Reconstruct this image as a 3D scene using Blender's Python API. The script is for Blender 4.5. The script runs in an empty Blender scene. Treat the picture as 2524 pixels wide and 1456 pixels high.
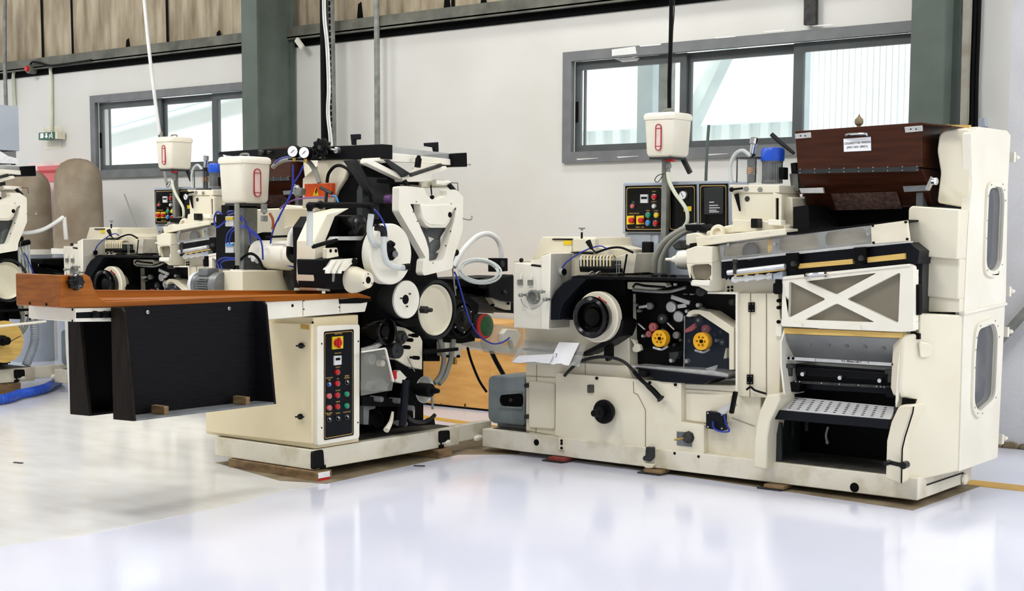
import bpy, bmesh, math, random
from mathutils import Vector, Matrix, geometry
random.seed(4)
S = bpy.context.scene
COL = S.collection
V = Vector
# ------------------------------------------------------------------ camera (photo taken as 2524 x 1456)
FPX, PPX, PPY, PITCH, YAW, ROLL = 3500.0, 1262.0, 900.0, 0.0925, 0.665, 0.005
CAM = V((0, 0, 1.55))
_f = V((-math.sin(YAW) * math.cos(PITCH), math.cos(YAW) * math.cos(PITCH), -math.sin(PITCH)))
_r = V((math.cos(YAW), math.sin(YAW), 0)); _u = _r.cross(_f)
_R = _r * math.cos(ROLL) + _u * math.sin(ROLL); _U = -_r * math.sin(ROLL) + _u * math.cos(ROLL)
cd = bpy.data.cameras.new('camera'); co = bpy.data.objects.new('camera', cd); COL.objects.link(co)
cd.sensor_width = 36; cd.lens = FPX / 2524 * 36; cd.shift_y = (PPY - 728) / 2524; cd.clip_start = .05; cd.clip_end = 200
M3 = Matrix((_R, _U, -_f)).transposed()
co.matrix_world = Matrix.Translation(CAM) @ M3.to_4x4()
S.camera = co
S.view_settings.view_transform = 'Standard'; S.view_settings.look = 'None'
S.view_settings.gamma = 1; S.view_settings.use_curve_mapping = False

def ray(p):
    return _f + _R * ((p[0] - PPX) / FPX) + _U * ((PPY - p[1]) / FPX)
def on(p, ax, v):                      # where the sight line through a photo point meets the plane axis = v
    d = ray(p); i = 'xyz'.index(ax)
    return CAM + d * ((v - CAM[i]) / d[i])
def PX(p, v): return on(p, 'x', v)
def PY(p, v): return on(p, 'y', v)
def PZ(p, v): return on(p, 'z', v)
def onp(p, q, n):                      # general plane through q with normal n
    d = ray(p); n = V(n); return CAM + d * ((V(q) - CAM).dot(n) / d.dot(n))
def mpp(P): return (V(P) - CAM).dot(_f) / FPX      # metres per photo pixel at a place

# ------------------------------------------------------------------ materials
def lin(c):
    return tuple(((x / 255) / 12.92 if x / 255 <= .04045 else ((x / 255 + .055) / 1.055) ** 2.4) for x in c)
MAT = {}
def mat(name, c, rough=.5, metal=0, c2=None, scale=4, amt=.5, stretch=(1, 1, 1), bump=0, bscale=60, spec=.5, trans=0, alpha=1, emit=0, coat=0, lo=.35, hi=.7, detail=4, ior=1.45):
    m = bpy.data.materials.new(name); m.use_nodes = True; nt = m.node_tree; N = nt.nodes; L = nt.links
    b = N['Principled BSDF']; b.inputs['Roughness'].default_value = rough; b.inputs['Metallic'].default_value = metal
    b.inputs['Specular IOR Level'].default_value = spec; b.inputs['Transmission Weight'].default_value = trans
    b.inputs['Alpha'].default_value = alpha; b.inputs['Coat Weight'].default_value = coat; b.inputs['IOR'].default_value = ior
    tc = N.new('ShaderNodeTexCoord'); mp = N.new('ShaderNodeMapping'); mp.inputs['Scale'].default_value = stretch
    L.new(tc.outputs['Object'], mp.inputs['Vector'])
    nz = N.new('ShaderNodeTexNoise'); nz.inputs['Scale'].default_value = scale; nz.inputs['Detail'].default_value = detail
    L.new(mp.outputs['Vector'], nz.inputs['Vector'])
    if c2 is None: c2 = tuple(x * .93 for x in c)
    rp = N.new('ShaderNodeValToRGB'); rp.color_ramp.elements[0].position = lo; rp.color_ramp.elements[1].position = hi
    rp.color_ramp.elements[0].color = (*lin(c2), 1); rp.color_ramp.elements[1].color = (*lin(c), 1)
    L.new(nz.outputs['Fac'], rp.inputs['Fac']); L.new(rp.outputs['Color'], b.inputs['Base Color'])
    if emit:
        L.new(rp.outputs['Color'], b.inputs['Emission Color']); b.inputs['Emission Strength'].default_value = emit
    if bump:
        n2 = N.new('ShaderNodeTexNoise'); n2.inputs['Scale'].default_value = bscale; L.new(mp.outputs['Vector'], n2.inputs['Vector'])
        bp = N.new('ShaderNodeBump'); bp.inputs['Strength'].default_value = bump; bp.inputs['Distance'].default_value = .01
        L.new(n2.outputs['Fac'], bp.inputs['Height']); L.new(bp.outputs['Normal'], b.inputs['Normal'])
    MAT[name] = m
    return m
def glass(name, c, alpha, rough=.05):
    m = mat(name, c, rough=rough, alpha=alpha, spec=.5)
    return m

# ------------------------------------------------------------------ object bookkeeping
def _link(name, me, parent):
    o = bpy.data.objects.new(name, me); COL.objects.link(o)
    if parent is not None: o.parent = parent
    return o
def wloc(o):
    v = V(o.location)
    while o.parent: o = o.parent; v += o.location
    return v
def tag(o, label=None, cat=None, group=None, kind=None):
    if label: o['label'] = label
    if cat: o['category'] = cat
    if group: o['group'] = group
    if kind: o['kind'] = kind
    return o
def thing(name, label, cat, loc, group=None):
    o = bpy.data.objects.new(name, None); COL.objects.link(o); o.location = V(loc); o.empty_display_size = .1
    return tag(o, label, cat, group)
def copy_tree(o, parent=None):
    c = o.copy(); COL.objects.link(c); c.parent = parent
    for ch in list(o.children): copy_tree(ch, c)
    return c

# ------------------------------------------------------------------ mesh builder (all in world coordinates)
class MB:
    def __init__(s): s.b = bmesh.new()
    def face(s, vs):
        try: return s.b.faces.new(vs)
        except ValueError: return None
    def loops(s, rings, close=True, cap0=True, cap1=True):
        R = [[s.b.verts.new(p) for p in r] for r in rings]
        n = len(R[0])
        for a, b in zip(R, R[1:]):
            for i in range(n if close else n - 1):
                j = (i + 1) % n
                s.face([a[i], a[j], b[j], b[i]])
        if cap0: s.face(R[0][::-1])
        if cap1: s.face(R[-1])
        return s
    def prism(s, pts, d, holes=()):    # polygon in space pushed along d
        d = V(d)
        if not holes: return s.loops([[V(p) for p in pts], [V(p) + d for p in pts]])
        allp = [list(map(V, pts))] + [list(map(V, h)) for h in holes]
        flat = [p for l in allp for p in l]
        tris = geometry.tessellate_polygon(allp)
        A = [s.b.verts.new(p) for p in flat]; B = [s.b.verts.new(p + d) for p in flat]
        for t in tris:
            s.face([A[i] for i in t]); s.face([B[i] for i in reversed(t)])
        k = 0
        for l in allp:
            n = len(l)
            for i in range(n):
                a, b = k + i, k + (i + 1) % n
                s.face([A[a], A[b], B[b], B[a]])
            k += n
        return s
    def box(s, a, b):
        x0, y0, z0 = a; x1, y1, z1 = b
        return s.prism([(x0, y0, z0), (x1, y0, z0), (x1, y0, z1), (x0, y0, z1)], (0, y1 - y0, 0))
    def obox(s, c, u, v, w):           # centre and three half-axes
        c, u, v, w = V(c), V(u), V(v), V(w)
        return s.prism([c - u - v - w, c + u - v - w, c + u + v - w, c - u + v - w], 2 * w)
    def bar(s, a, b, w, h, up=(0, 0, 1)):
        a, b = V(a), V(b); d = (b - a).normalized(); side = d.cross(V(up))
        if side.length < 1e-4: side = d.cross(V((0, 1, 0)))
        side.normalize(); u = side.cross(d)
        q = [a - side * w / 2 - u * h / 2, a + side * w / 2 - u * h / 2, a + side * w / 2 + u * h / 2, a - side * w / 2 + u * h / 2]
        return s.prism(q, b - a)
    def lathe(s, c, ax, prof, seg=28, cap0=True, cap1=True):   # prof: (radius, distance along ax)
        c = V(c); ax = V(ax).normalized(); t = ax.cross(V((0, 0, 1)))
        if t.length < 1e-3: t = V((1, 0, 0))
        t.normalize(); w = ax.cross(t)
        rings = [[c + ax * h + (t * math.cos(6.28318 * i / seg) + w * math.sin(6.28318 * i / seg)) * max(r, 1e-4) for i in range(seg)] for r, h in prof]
        return s.loops(rings, True, cap0, cap1)
    def cyl(s, c, ax, r, l, seg=24, bev=0):
        if bev: return s.lathe(c, ax, [(r - bev, 0), (r, bev), (r, l - bev), (r - bev, l)], seg)
        return s.lathe(c, ax, [(r, 0), (r, l)], seg)
    def tube(s, pts, r, seg=10, smooth=True, sub=6):
        P = [V(p) for p in pts]
        if smooth and len(P) > 2: P = spline(P, sub)
        rings = []; pt = None
        for i, p in enumerate(P):
            d = (P[min(i + 1, len(P) - 1)] - P[max(i - 1, 0)]).normalized()
            if pt is None:
                t = d.cross(V((0, 0, 1)))
                if t.length < .05: t = d.cross(V((0, 1, 0)))
            else: t = pt - d * pt.dot(d)
            t.normalize(); pt = t; w = d.cross(t); rr = r(i / (len(P) - 1)) if callable(r) else r
            rings.append([p + (t * math.cos(6.28318 * k / seg) + w * math.sin(6.28318 * k / seg)) * rr for k in range(seg)])
        return s.loops(rings)
    def sphere(s, c, r, seg=16, sc=(1, 1, 1)):
        m = Matrix.Translation(V(c)) @ Matrix.Diagonal((r * sc[0], r * sc[1], r * sc[2], 1))
        bmesh.ops.create_uvsphere(s.b, u_segments=seg, v_segments=seg // 2, radius=1, matrix=m); return s
    def build(s, name, material, parent=None, label=None, bev=0, seg=2, smooth=30, stuff=False, sub=0):
        bmesh.ops.recalc_face_normals(s.b, faces=s.b.faces[:])
        vs = [v.co for v in s.b.verts]
        lo = V([min(v[i] for v in vs) for i in range(3)]); hi = V([max(v[i] for v in vs) for i in range(3)])
        c = (lo + hi) / 2
        if parent is None: c.z = lo.z
        for v in s.b.verts: v.co -= c
        me = bpy.data.meshes.new(name); s.b.to_mesh(me); s.b.free()
        me.materials.append(MAT[material] if isinstance(material, str) else material)
        if smooth:
            for p in me.polygons: p.use_smooth = True
            me.set_sharp_from_angle(angle=math.radians(smooth))
        o = _link(name, me, parent); o.location = c - (wloc(parent) if parent is not None else V((0, 0, 0)))
        if bev:
            m = o.modifiers.new('bevel', 'BEVEL'); m.width = bev; m.segments = seg; m.limit_method = 'ANGLE'; m.angle_limit = .6; m.use_clamp_overlap = True
            m.harden_normals = False
        if sub:
            m = o.modifiers.new('subsurf', 'SUBSURF'); m.levels = sub; m.render_levels = sub
        if label: o['label'] = label
        if stuff: o['kind'] = 'stuff'
        return o
def spline(P, sub=6):
    out = []
    for i in range(len(P) - 1):
        p0, p1, p2, p3 = P[max(i - 1, 0)], P[i], P[i + 1], P[min(i + 2, len(P) - 1)]
        for k in range(sub):
            t = k / sub
            out.append(.5 * ((2 * p1) + (p2 - p0) * t + (2 * p0 - 5 * p1 + 4 * p2 - p3) * t * t + (3 * p1 - p0 - 3 * p2 + p3) * t ** 3))
    out.append(P[-1]); return out
def fillet(pts, r, n=4):               # round the corners of a polygon in space
    P = [V(p) for p in pts]; out = []; N = len(P)
    for i in range(N):
        a, b, c = P[i - 1], P[i], P[(i + 1) % N]; rr = r[i] if isinstance(r, (list, tuple)) else r
        u = a - b; w = c - b; k = min(rr, u.length * .48, w.length * .48)
        if k < 1e-4: out.append(b); continue
        s0 = b + u.normalized() * k; s1 = b + w.normalized() * k
        for j in range(n + 1):
            t = j / n; out.append(s0 * (1 - t) ** 2 + b * 2 * t * (1 - t) + s1 * t * t)
    return out
# photo-point helpers: polygons on a plane facing -Y (front) or +X (side), pushed back to a real thickness
def fy(pts, Y, d, holes=(), r=0, b=None):
    b = b or MB(); q = [PY(p, Y) for p in pts]; hs = [[PY(p, Y) for p in h] for h in holes]
    if r: q = fillet(q, r); hs = [fillet(h, r) for h in hs]
    return b.prism(q, (0, d, 0), hs)
def fx(pts, X, d, holes=(), r=0, b=None):
    b = b or MB(); q = [PX(p, X) for p in pts]; hs = [[PX(p, X) for p in h] for h in holes]
    if r: q = fillet(q, r); hs = [fillet(h, r) for h in hs]
    return b.prism(q, (-d, 0, 0), hs)
def cyl_y(p, Y, rpx, l, b=None, bev=.003, seg=24):     # disc seen at photo point p, face on plane Y, length l going back
    c = PY(p, Y); return (b or MB()).cyl(c, (0, 1, 0), rpx * mpp(c), l, seg, bev)
def cyl_x(p, X, rpx, l, b=None, bev=.003, seg=24):
    c = PX(p, X); return (b or MB()).cyl(c, (-1, 0, 0), rpx * mpp(c), l, seg, bev)
def lath_y(p, Y, prof, b=None, seg=32):                # prof radii in photo pixels, distances in metres
    c = PY(p, Y); k = mpp(c); return (b or MB()).lathe(c, (0, 1, 0), [(r * k, h) for r, h in prof], seg)
def lath_x(p, X, prof, b=None, seg=32):
    c = PX(p, X); k = mpp(c); return (b or MB()).lathe(c, (-1, 0, 0), [(r * k, h) for r, h in prof], seg)
def words(s, name, p, u, v, size, material, parent, align='CENTER', depth=.0006):    # lettering lying in the plane of u, v
    cu = bpy.data.curves.new(name, 'FONT'); cu.body = s; cu.size = size; cu.align_x = align; cu.align_y = 'CENTER'; cu.extrude = depth; cu.resolution_u = 2
    t = bpy.data.objects.new(name, cu); COL.objects.link(t)
    bpy.context.view_layer.update()
    me = bpy.data.meshes.new_from_object(t.evaluated_get(bpy.context.evaluated_depsgraph_get())); bpy.data.objects.remove(t)
    u = V(u).normalized(); v = V(v).normalized(); w = u.cross(v)
    me.transform(Matrix((u, v, w)).transposed().to_4x4()); me.materials.clear(); me.materials.append(MAT[material])
    o = _link(name, me, parent); o.location = V(p) - (wloc(parent) if parent is not None else V((0, 0, 0)))
    return o
UX, UY, UZ = V((1, 0, 0)), V((0, 1, 0)), V((0, 0, 1))

# ------------------------------------------------------------------ paints and stuffs
mat('cream', (232, 225, 202), .34, c2=(222, 213, 188), scale=3, lo=.3, hi=.6)
mat('cream_warm', (232, 218, 182), .36, c2=(224, 208, 168), scale=2, lo=.3, hi=.6)
mat('cream_dirty', (228, 222, 203), .42, c2=(196, 186, 158), scale=5, lo=.3, hi=.52, detail=8)
mat('cream_gloss', (236, 230, 208), .2, c2=(230, 222, 198), scale=2, coat=.3)
mat('white_moulding', (242, 238, 224), .32, c2=(234, 229, 212), scale=3)
mat('tank_white', (242, 237, 222), .38, c2=(234, 227, 206), scale=5)
mat('black', (6, 6, 7), .55, c2=(3, 3, 4), spec=.14)
mat('black_gloss', (7, 7, 8), .18, c2=(4, 4, 5), spec=.35)
mat('black_plate', (10, 11, 13), .45, c2=(5, 5, 7), spec=.18)
mat('navy_black', (13, 17, 26), .42, c2=(8, 11, 17), spec=.22)
mat('rubber', (58, 58, 57), .7, c2=(38, 38, 38), spec=.15)
mat('iron', (66, 67, 64), .55, metal=.3, c2=(38, 38, 36), scale=20)
mat('dark_grey', (44, 47, 48), .5, c2=(30, 32, 33))
mat('steel', (190, 191, 190), .3, metal=.85, c2=(160, 161, 160), scale=20)
mat('chrome', (225, 226, 228), .12, metal=1, c2=(205, 206, 208))
mat('aluminium', (214, 214, 212), .38, metal=.55, c2=(192, 192, 190), scale=14)
mat('galvanised', (150, 152, 146), .5, metal=.3, c2=(118, 120, 112), scale=12)
mat('seam_line', (150, 138, 108), .6, c2=(128, 116, 88), scale=9)
mat('red_paint', (150, 56, 46), .6, c2=(110, 42, 34), scale=14)
mat('copper_dark', (176, 92, 50), .4, metal=.5, c2=(150, 74, 40))
mat('brass', (196, 160, 84), .35, metal=.7, c2=(168, 130, 60), scale=20)
mat('copper', (224, 176, 96), .25, metal=.9)
mat('yellow_wheel', (236, 178, 34), .4, c2=(222, 160, 24), scale=30)
mat('yellow_label', (238, 206, 40), .5)
mat('orange', (226, 88, 22), .4, c2=(212, 76, 16))
mat('red', (200, 34, 34), .35, c2=(180, 26, 28))
mat('red_line', (176, 36, 48), .5)
mat('pink', (206, 104, 104), .4)
mat('pale_pink', (243, 216, 206), .4)
mat('green', (30, 150, 110), .35)
mat('green_wheel', (44, 104, 54), .3, c2=(28, 76, 38), scale=8)
mat('blue', (28, 82, 196), .35, c2=(22, 68, 176))
mat('hose_blue', (32, 58, 172), .35, c2=(24, 44, 140))
mat('light_blue', (70, 150, 214), .35)
mat('violet', (132, 88, 148), .4)
mat('gold_line', (206, 172, 98), .4)
mat('button_white', (222, 222, 222), .35)
mat('paper', (250, 250, 252), .6, c2=(240, 240, 243))
mat('ink', (40, 40, 42), .7)
mat('grey_case', (176, 184, 194), .45, c2=(166, 174, 184))
mat('grey_guard', (150, 158, 158), .5, c2=(112, 122, 124), bump=.6, bscale=220)
mat('grey_plate', (120, 123, 124), .45, c2=(96, 99, 100), scale=8)
mat('grey_sheet', (152, 154, 152), .4, metal=.3, c2=(132, 134, 132), scale=5)
mat('motor_grey', (128, 130, 130), .42, metal=.35, c2=(104, 106, 106), scale=14)
mat('stain_grey', (80, 78, 70), .6, c2=(50, 49, 44), scale=10)
mat('wood_orange', (172, 100, 28), .38, c2=(122, 62, 10), scale=3, stretch=(2, .35, 14), lo=.25, hi=.75, detail=8, coat=.05, spec=.25)
mat('wood_pale', (222, 190, 112), .55, c2=(206, 166, 86), scale=5, stretch=(1, 1, 8))
mat('wood_dark', (76, 40, 24), .3, c2=(44, 20, 11), scale=4, stretch=(.7, .7, 11), lo=.25, hi=.75, detail=9, coat=.06, spec=.25)
mat('wood_black', (20, 19, 23), .55, c2=(8, 7, 8), scale=5, stretch=(1.5, 1.5, 30), lo=.3, hi=.75, spec=.14, bump=.15, bscale=9)
mat('wood_black_brown', (38, 31, 24), .55, c2=(22, 17, 13), scale=5, stretch=(9, 9, 1.2), spec=.12)
mat('wood_block', (150, 122, 84), .7, c2=(92, 70, 42), scale=9, stretch=(1, 1, 4), lo=.3, hi=.7)
mat('plywood', (230, 178, 104), .6, c2=(212, 156, 80), scale=3, stretch=(1, 1, 5))
mat('canvas', (166, 154, 135), .9, c2=(130, 114, 93), scale=3.2, lo=.3, hi=.68, bump=.3, bscale=16, detail=9, spec=.1)
glass('clear_plastic', (206, 208, 204), .32, .08)
glass('smoked_plastic', (150, 142, 124), .7, .12)
glass('grey_glass', (120, 124, 130), .42, .06)
glass('clear_hose', (222, 228, 224), .7, .15)
mat('hose_cream', (226, 230, 206), .35)
mat('hose_white', (240, 240, 236), .4)
mat('hose_grey', (150, 150, 138), .4)
mat('foam', (230, 210, 160), .7)
mat('white_paint_flake', (238, 238, 234), .7)
# ================================================================== setting
WY = 10.4                                # the long back wall
mat('floor_paint', (232, 234, 246), .12, c2=(222, 225, 240), scale=.8, spec=.5, lo=.3, hi=.7, detail=2)
mat('floor_worn', (236, 236, 234), .16, c2=(226, 225, 219), scale=2.6, stretch=(1, 2.4, 1), lo=.3, hi=.6, detail=8)
mat('floor_bare', (150, 136, 110), .6, c2=(112, 98, 74), scale=5, detail=8)
mat('line_yellow', (214, 172, 78), .4, c2=(200, 156, 62))
mat('wall_paint', (221, 220, 213), .75, c2=(213, 211, 203), scale=.9, lo=.35, hi=.65, spec=.2)
mat('wall_grey', (222, 222, 224), .75, c2=(206, 206, 208), scale=2, lo=.3, hi=.6, detail=8, spec=.2, bump=.2, bscale=30)
mat('cladding', (186, 174, 150), .8, c2=(128, 113, 90), scale=2.2, stretch=(3.2, 1, .7), lo=.26, hi=.66, detail=11, spec=.15, bump=.2, bscale=12)
mat('girt', (116, 116, 104), .6, c2=(78, 78, 70), scale=5, stretch=(1, 1, 1), lo=.3, hi=.7, detail=8, metal=.2)
mat('column_green', (92, 102, 94), .5, c2=(80, 90, 82), scale=3)
mat('frame_grey', (118, 120, 120), .5, c2=(106, 108, 108), scale=6)
mat('frame_dark', (84, 88, 88), .45, c2=(74, 78, 78))
mat('shed_white', (236, 242, 242), .6, c2=(228, 236, 236), scale=1)
mat('shed_rib', (206, 220, 218), .6)
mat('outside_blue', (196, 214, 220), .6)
mat('ground_pale', (216, 220, 220), .8)
mat('gap_black', (8, 8, 9), .8, spec=.1)
glass('window_glass', (235, 245, 245), .06, .03)

def struct(o, **k): o['kind'] = 'structure'; return o
b = MB(); b.prism([(-24, -3, 0), (4, -3, 0), (4, WY + .3, 0), (-24, WY + .3, 0)], (0, 0, -.2)); struct(b.build('floor', 'floor_paint'))
# worn, less blue paint on the left, bare strips where the machines stood, yellow aisle lines: thin coats on the floor
def coat(name, pts, m, h):
    q = [PZ(p, 0) for p in pts] if len(pts[0]) == 2 else [V(p) for p in pts]
    q = [V((p.x, p.y, .0)) for p in q]; b = MB(); b.prism(q, (0, 0, h)); return struct(b.build(name, m, smooth=0))
coat('trim_8', [(-500, 890), (620, 985), (600, 1130), (790, 1197), (700, 1208), (600, 1238), (180, 1325), (0, 1346), (-700, 1390)], 'floor_worn', .001)
coat('trim_9', [(530, 1140), (1200, 1075), (1280, 1075), (1280, 1120), (1130, 1120), (805, 1192), (690, 1185)], 'floor_bare', .002)
coat('trim_10', [(1200, 1100), (2250, 1258), (2440, 1190), (2300, 1180), (1300, 1060)], 'floor_bare', .002)
coat('trim_11', [(1010, 1019), (1300, 1060), (1300, 1068), (1010, 1026)], 'line_yellow', .003)
p0, p1, w0, w1 = (PZ(p, 0) for p in ((2350, 1178), (2524, 1197), (2350, 1191), (2524, 1211))); coat('trim_12', [p0, p1 + (p1 - p0) * 5, w1 + (w1 - w0) * 5, w0], 'line_yellow', .003)

# back wall with two window openings
zt = PY((595, 130), WY).z
W1 = [PY((228, 238), WY), PY((255, 437), WY)]; W2 = [PY((1395, 128), WY), PY((1392, 400), WY)]
w1x0, w1x1 = W1[0].x, -11.2; w2x0, w2x1 = W2[0].x, -3.95
wz0, wz1 = 2.19, 3.155
rect = lambda x0, x1, z0, z1, y=WY: [(x0, y, z0), (x1, y, z0), (x1, y, z1), (x0, y, z1)]
b = MB(); b.prism(rect(-24, -3.6, -.05, zt), (0, .25, 0), [rect(w1x0, w1x1, wz0, wz1), rect(w2x0, w2x1, wz0, wz1)])
struct(b.build('wall_back', 'wall_paint', smooth=0))
b = MB(); b.prism(rect(-3.6, 4, -.05, 6), (0, .25, 0)); struct(b.build('wall_right', 'wall_grey', smooth=0))
b = MB()
for k in range(92):                      # ribbed upper cladding
    x = -24 + k * .222; b.prism([(x, WY + .06, zt + .05), (x + .15, WY + .06, zt + .05), (x + .17, WY + .072, zt + .05), (x + .202, WY + .072, zt + .05), (x + .222, WY + .06, zt + .05), (x + .222, WY + .2, zt + .05), (x, WY + .2, zt + .05)], (0, 0, 3))
struct(b.build('wall_upper', 'cladding', smooth=0))
b = MB()
for k, x in enumerate((-15.62, -13.2, -8.95, -15.0)):                # open joints in the cladding
    b.prism([(x, WY + .052, zt + .2), (x + .035, WY + .052, zt + .2), (x + .02, WY + .052, zt + 2), (x - .015, WY + .052, zt + 2)], (0, .007, 0))
for x, h in ((-13.95, .14), (-12.35, .1), (-10.2, .2), (-8.6, .12), (-9.05, .22)):
    b.prism([(x, WY + .052, zt + .18), (x + .09, WY + .052, zt + .18), (x + .06, WY + .052, zt + .18 + h), (x + .02, WY + .052, zt + .16 + h)], (0, .007, 0))
struct(b.build('trim_1', 'gap_black', smooth=0))
b = MB(); b.box((-24, WY - .02, zt - .005), (-3.7, WY + .2, zt + .075)); struct(b.build('trim_2', 'gap_black', smooth=0))
b = MB(); b.box((-24, WY - .1, zt + .075), (-3.7, WY + .05, zt + .19)); b.box((-24, WY - .1, zt + .06), (-3.7, WY - .06, zt + .09)); struct(b.build('trim_3', 'girt', smooth=0))

# sliding windows
def window(n, x0, x1, mull):
    fw, y0 = .085, WY - .035
    root = bpy.data.objects.new('window_%d' % n, None); COL.objects.link(root); root.location = (x0, WY, wz0); root['kind'] = 'structure'
    b = MB(); b.prism(rect(x0 - .01, x1, wz0 - .01, wz1, y0), (0, .05, 0), [rect(x0 + fw, x1 - fw, wz0 + fw, wz1 - fw, y0)])
    b.build('window_frame', 'frame_grey', root, smooth=0)
    b = MB(); b.prism(rect(x0 + fw, x1 - fw, wz0 + fw, wz1 - fw, WY + .16), (0, .02, 0), [rect(x0 + fw + .02, x1 - fw - .02, wz0 + fw + .02, wz1 - fw - .02, WY + .16)]); b.build('track', 'frame_dark', root, smooth=0)
    ed = [x0 + fw] + mull + [x1 - fw]
    for i in range(3):
        a, c = ed[i], ed[i + 1]; yy = WY + (.03 if i != 1 else .07)
        b = MB(); b.prism(rect(a - .03 * (i > 0), c + .03 * (i < 2), wz0 + fw, wz1 - fw, yy), (0, .035, 0), [rect(a + .055, c - .03, wz0 + fw + .06, wz1 - fw - .075, yy)])
        s = b.build('sash', 'frame_dark', root, smooth=0)
        b = MB(); b.prism(rect(a + .05, c - .025, wz0 + fw + .055, wz1 - fw - .07, yy + .014), (0, .006, 0)); b.build('pane', 'window_glass', s, smooth=0)
        if i == 0:
            b = MB(); b.box((a + .012, yy - .012, wz0 + .35), (a + .035, yy, wz0 + .53)); b.build('pull_handle', 'black', s)
    return root
window(1, w1x0, w1x1, [PY((388, 300), WY).x, PY((522, 300), WY).x])
r = window(2, w2x0, w2x1, [PY((1678, 250), WY).x, PY((1958, 250), WY).x])
b = MB(); fy([(1508, 122), (1566, 114), (1569, 132), (1508, 138)], WY - .036, .003, b=b); fy([(1515, 146), (1545, 139), (1577, 143), (1570, 150), (1535, 153)], WY + .028, .003, b=b)
for x, y in ((1575, 112), (1760, 92), (1880, 77), (2000, 63), (1420, 391), (1520, 386), (1740, 380)): fy([(x, y), (x + 55, y - (5 if y < 200 else 2)), (x + 52, y - 1), (x + 4, y + 3)], WY - .037, .003, b=b)
b.build('plaster_smear', 'white_paint_flake', r)

# steel portal columns
def column(n, p0, p1, Yf, h, wrap):
    x0, x1 = PY((p0, 0), Yf).x, PY((p1, 0), Yf).x
    b = MB(); b.box((x0, Yf, 0), (x1, Yf + .03, h)); b.box((x0, WY - .06, 0), (x1, WY - .03, h)); xm = (x0 + x1) / 2
    b.box((xm + .05, Yf + .03, 0), (xm + .075, WY - .06, h)); o = struct(b.build('trim_%d' % n, 'column_green', smooth=0)); o['label'] = wrap
    b = MB(); b.box((x0 - .05, Yf - .05, .0), (x1 + .05, WY - .02, .03)); 
    for xx in (x0 - .02, x1 + .02): b.cyl((xx, Yf - .02, .03), UZ, .012, .03)
    b.build('base_plate', 'column_green', o, smooth=0)
column(4, 594, 632, 9.85, 6.4, 'grey-green steel column left of the pipes'); column(5, 2248, 2330, 10.05, 6.4, 'grey-green steel column at the right end of the wall')
# diagonal wall brace at the far right
pa, pb = PY((2440, 868), WY - .04), PY((2600, 690), WY - .04); b = MB(); b.bar(pa + (pa - pb) * ((pa.z - .1) / (pb.z - pa.z)), pb + (pb - pa) * 3, .04, .16, up=(0, 1, 0)); struct(b.build('trim_6', 'galvanised', smooth=0))
b = MB()
for k in range(26):
    x = -3.85 + k * .12; b.sphere((x, WY - .015, .012), .05 + .02 * random.random(), 8, (1.3, .6, .7))
struct(b.build('baseboard_right', 'floor_bare'))

# what stands outside the windows: a ribbed white shed, its eaves, a diagonal strut
o = MB(); o.box((-60, WY + .3, -.25), (30, 60, -.2)); tag(struct(o.build('trim_13', 'ground_pale', smooth=0)), 'pale yard outside')
shed = thing('white_shed', 'ribbed white metal shed seen through the windows', 'shed', (-6, 14.4, -.2))
def ribs(x0, x1, y, z0, z1, step):
    b = MB(); x = x0
    while x < x1:
        b.prism([(x, y, z0), (x + step * .5, y, z0), (x + step * .55, y - .3 * step, z0), (x + step * .95, y - .3 * step, z0), (x + step, y, z0), (x + step, y + .04, z0), (x, y + .04, z0)], (0, 0, z1 - z0)); x += step
    return b
xs = PY((1990, 200), 14.4).x; ribs(xs, xs + 5, 14.4, -.2, 6.5, .07).build('wall_sheet', mat('shed_grey_white', (232, 238, 238), .7, scale=1), shed, smooth=0)
b = MB(); b.box((xs - .12, 14.3, -.2), (xs - .005, 14.44, 6.5)); b.build('corner_post', 'shed_rib', shed)
sh2 = thing('low_shed', 'low white outbuilding with ribbed roof edge behind the right window', 'shed', (-12, 17, -.2))
ribs(-15.5, -6.5, 17.4, -.2, 3.05, .3).build('wall_sheet', 'shed_white', sh2, smooth=0)
b = MB(); b.box((-15.7, 17.2, 3.05), (-6.4, 19, 3.2)); b.build('roof', 'shed_rib', sh2)
sh3 = thing('gabled_shed', 'white ribbed shed with sloping eaves outside the left window', 'shed', (-24, 15, -.2))
b = MB(); p = [PY((270, 302), 15), PY((525, 232), 15), PY((700, 190), 15)]
z0 = -.2; b.prism([(p[0].x - 1, 15, z0), (p[2].x, 15, z0), p[2], p[0] - V((1, 0, .2))], (0, 2, 0)); b.build('wall_sheet', 'shed_white', sh3)
b = MB(); b.bar(p[0] - V((1, .1, .2)), p[2] - V((0, .1, 0)), .08, .12); b.build('eaves', 'outside_blue', sh3)
pa, pb = PY((1800, 100), 12.6), PY((1690, 330), 12.6); pb = pa + (pb - pa) * ((pa.z + .2) / (pa.z - pb.z))
b = MB(); b.bar(pb, pa + (pa - pb) * .3, .12, .2, up=(0, 1, 0)); tag(b.build('diagonal_strut', 'shed_rib'), 'pale diagonal strut outside the right window', 'strut')
b = MB(); x = PY((1588, 200), 12).x; b.box((x - .08, 12, -.2), (x + .1, 12.15, 6)); tag(b.build('steel_post', 'outside_blue'), 'pale blue steel post outside the left pane of the right window', 'post')
b = MB(); x = PY((1637, 200), 11.6).x; b.box((x - .06, 11.6, -.2), (x + .06, 11.7, 6)); tag(b.build('steel_post', 'galvanised'), 'grey steel post outside, behind the hanging black cable', 'post')
b = MB(); x = PY((1978, 200), 12.2).x; b.box((x - .03, 12.2, -.2), (x + .03, 12.3, 6)); tag(b.build('drain_pipe', 'outside_blue'), 'thin pale drain pipe at the left edge of the rightmost pane', 'pipe')
b = MB()
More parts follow.
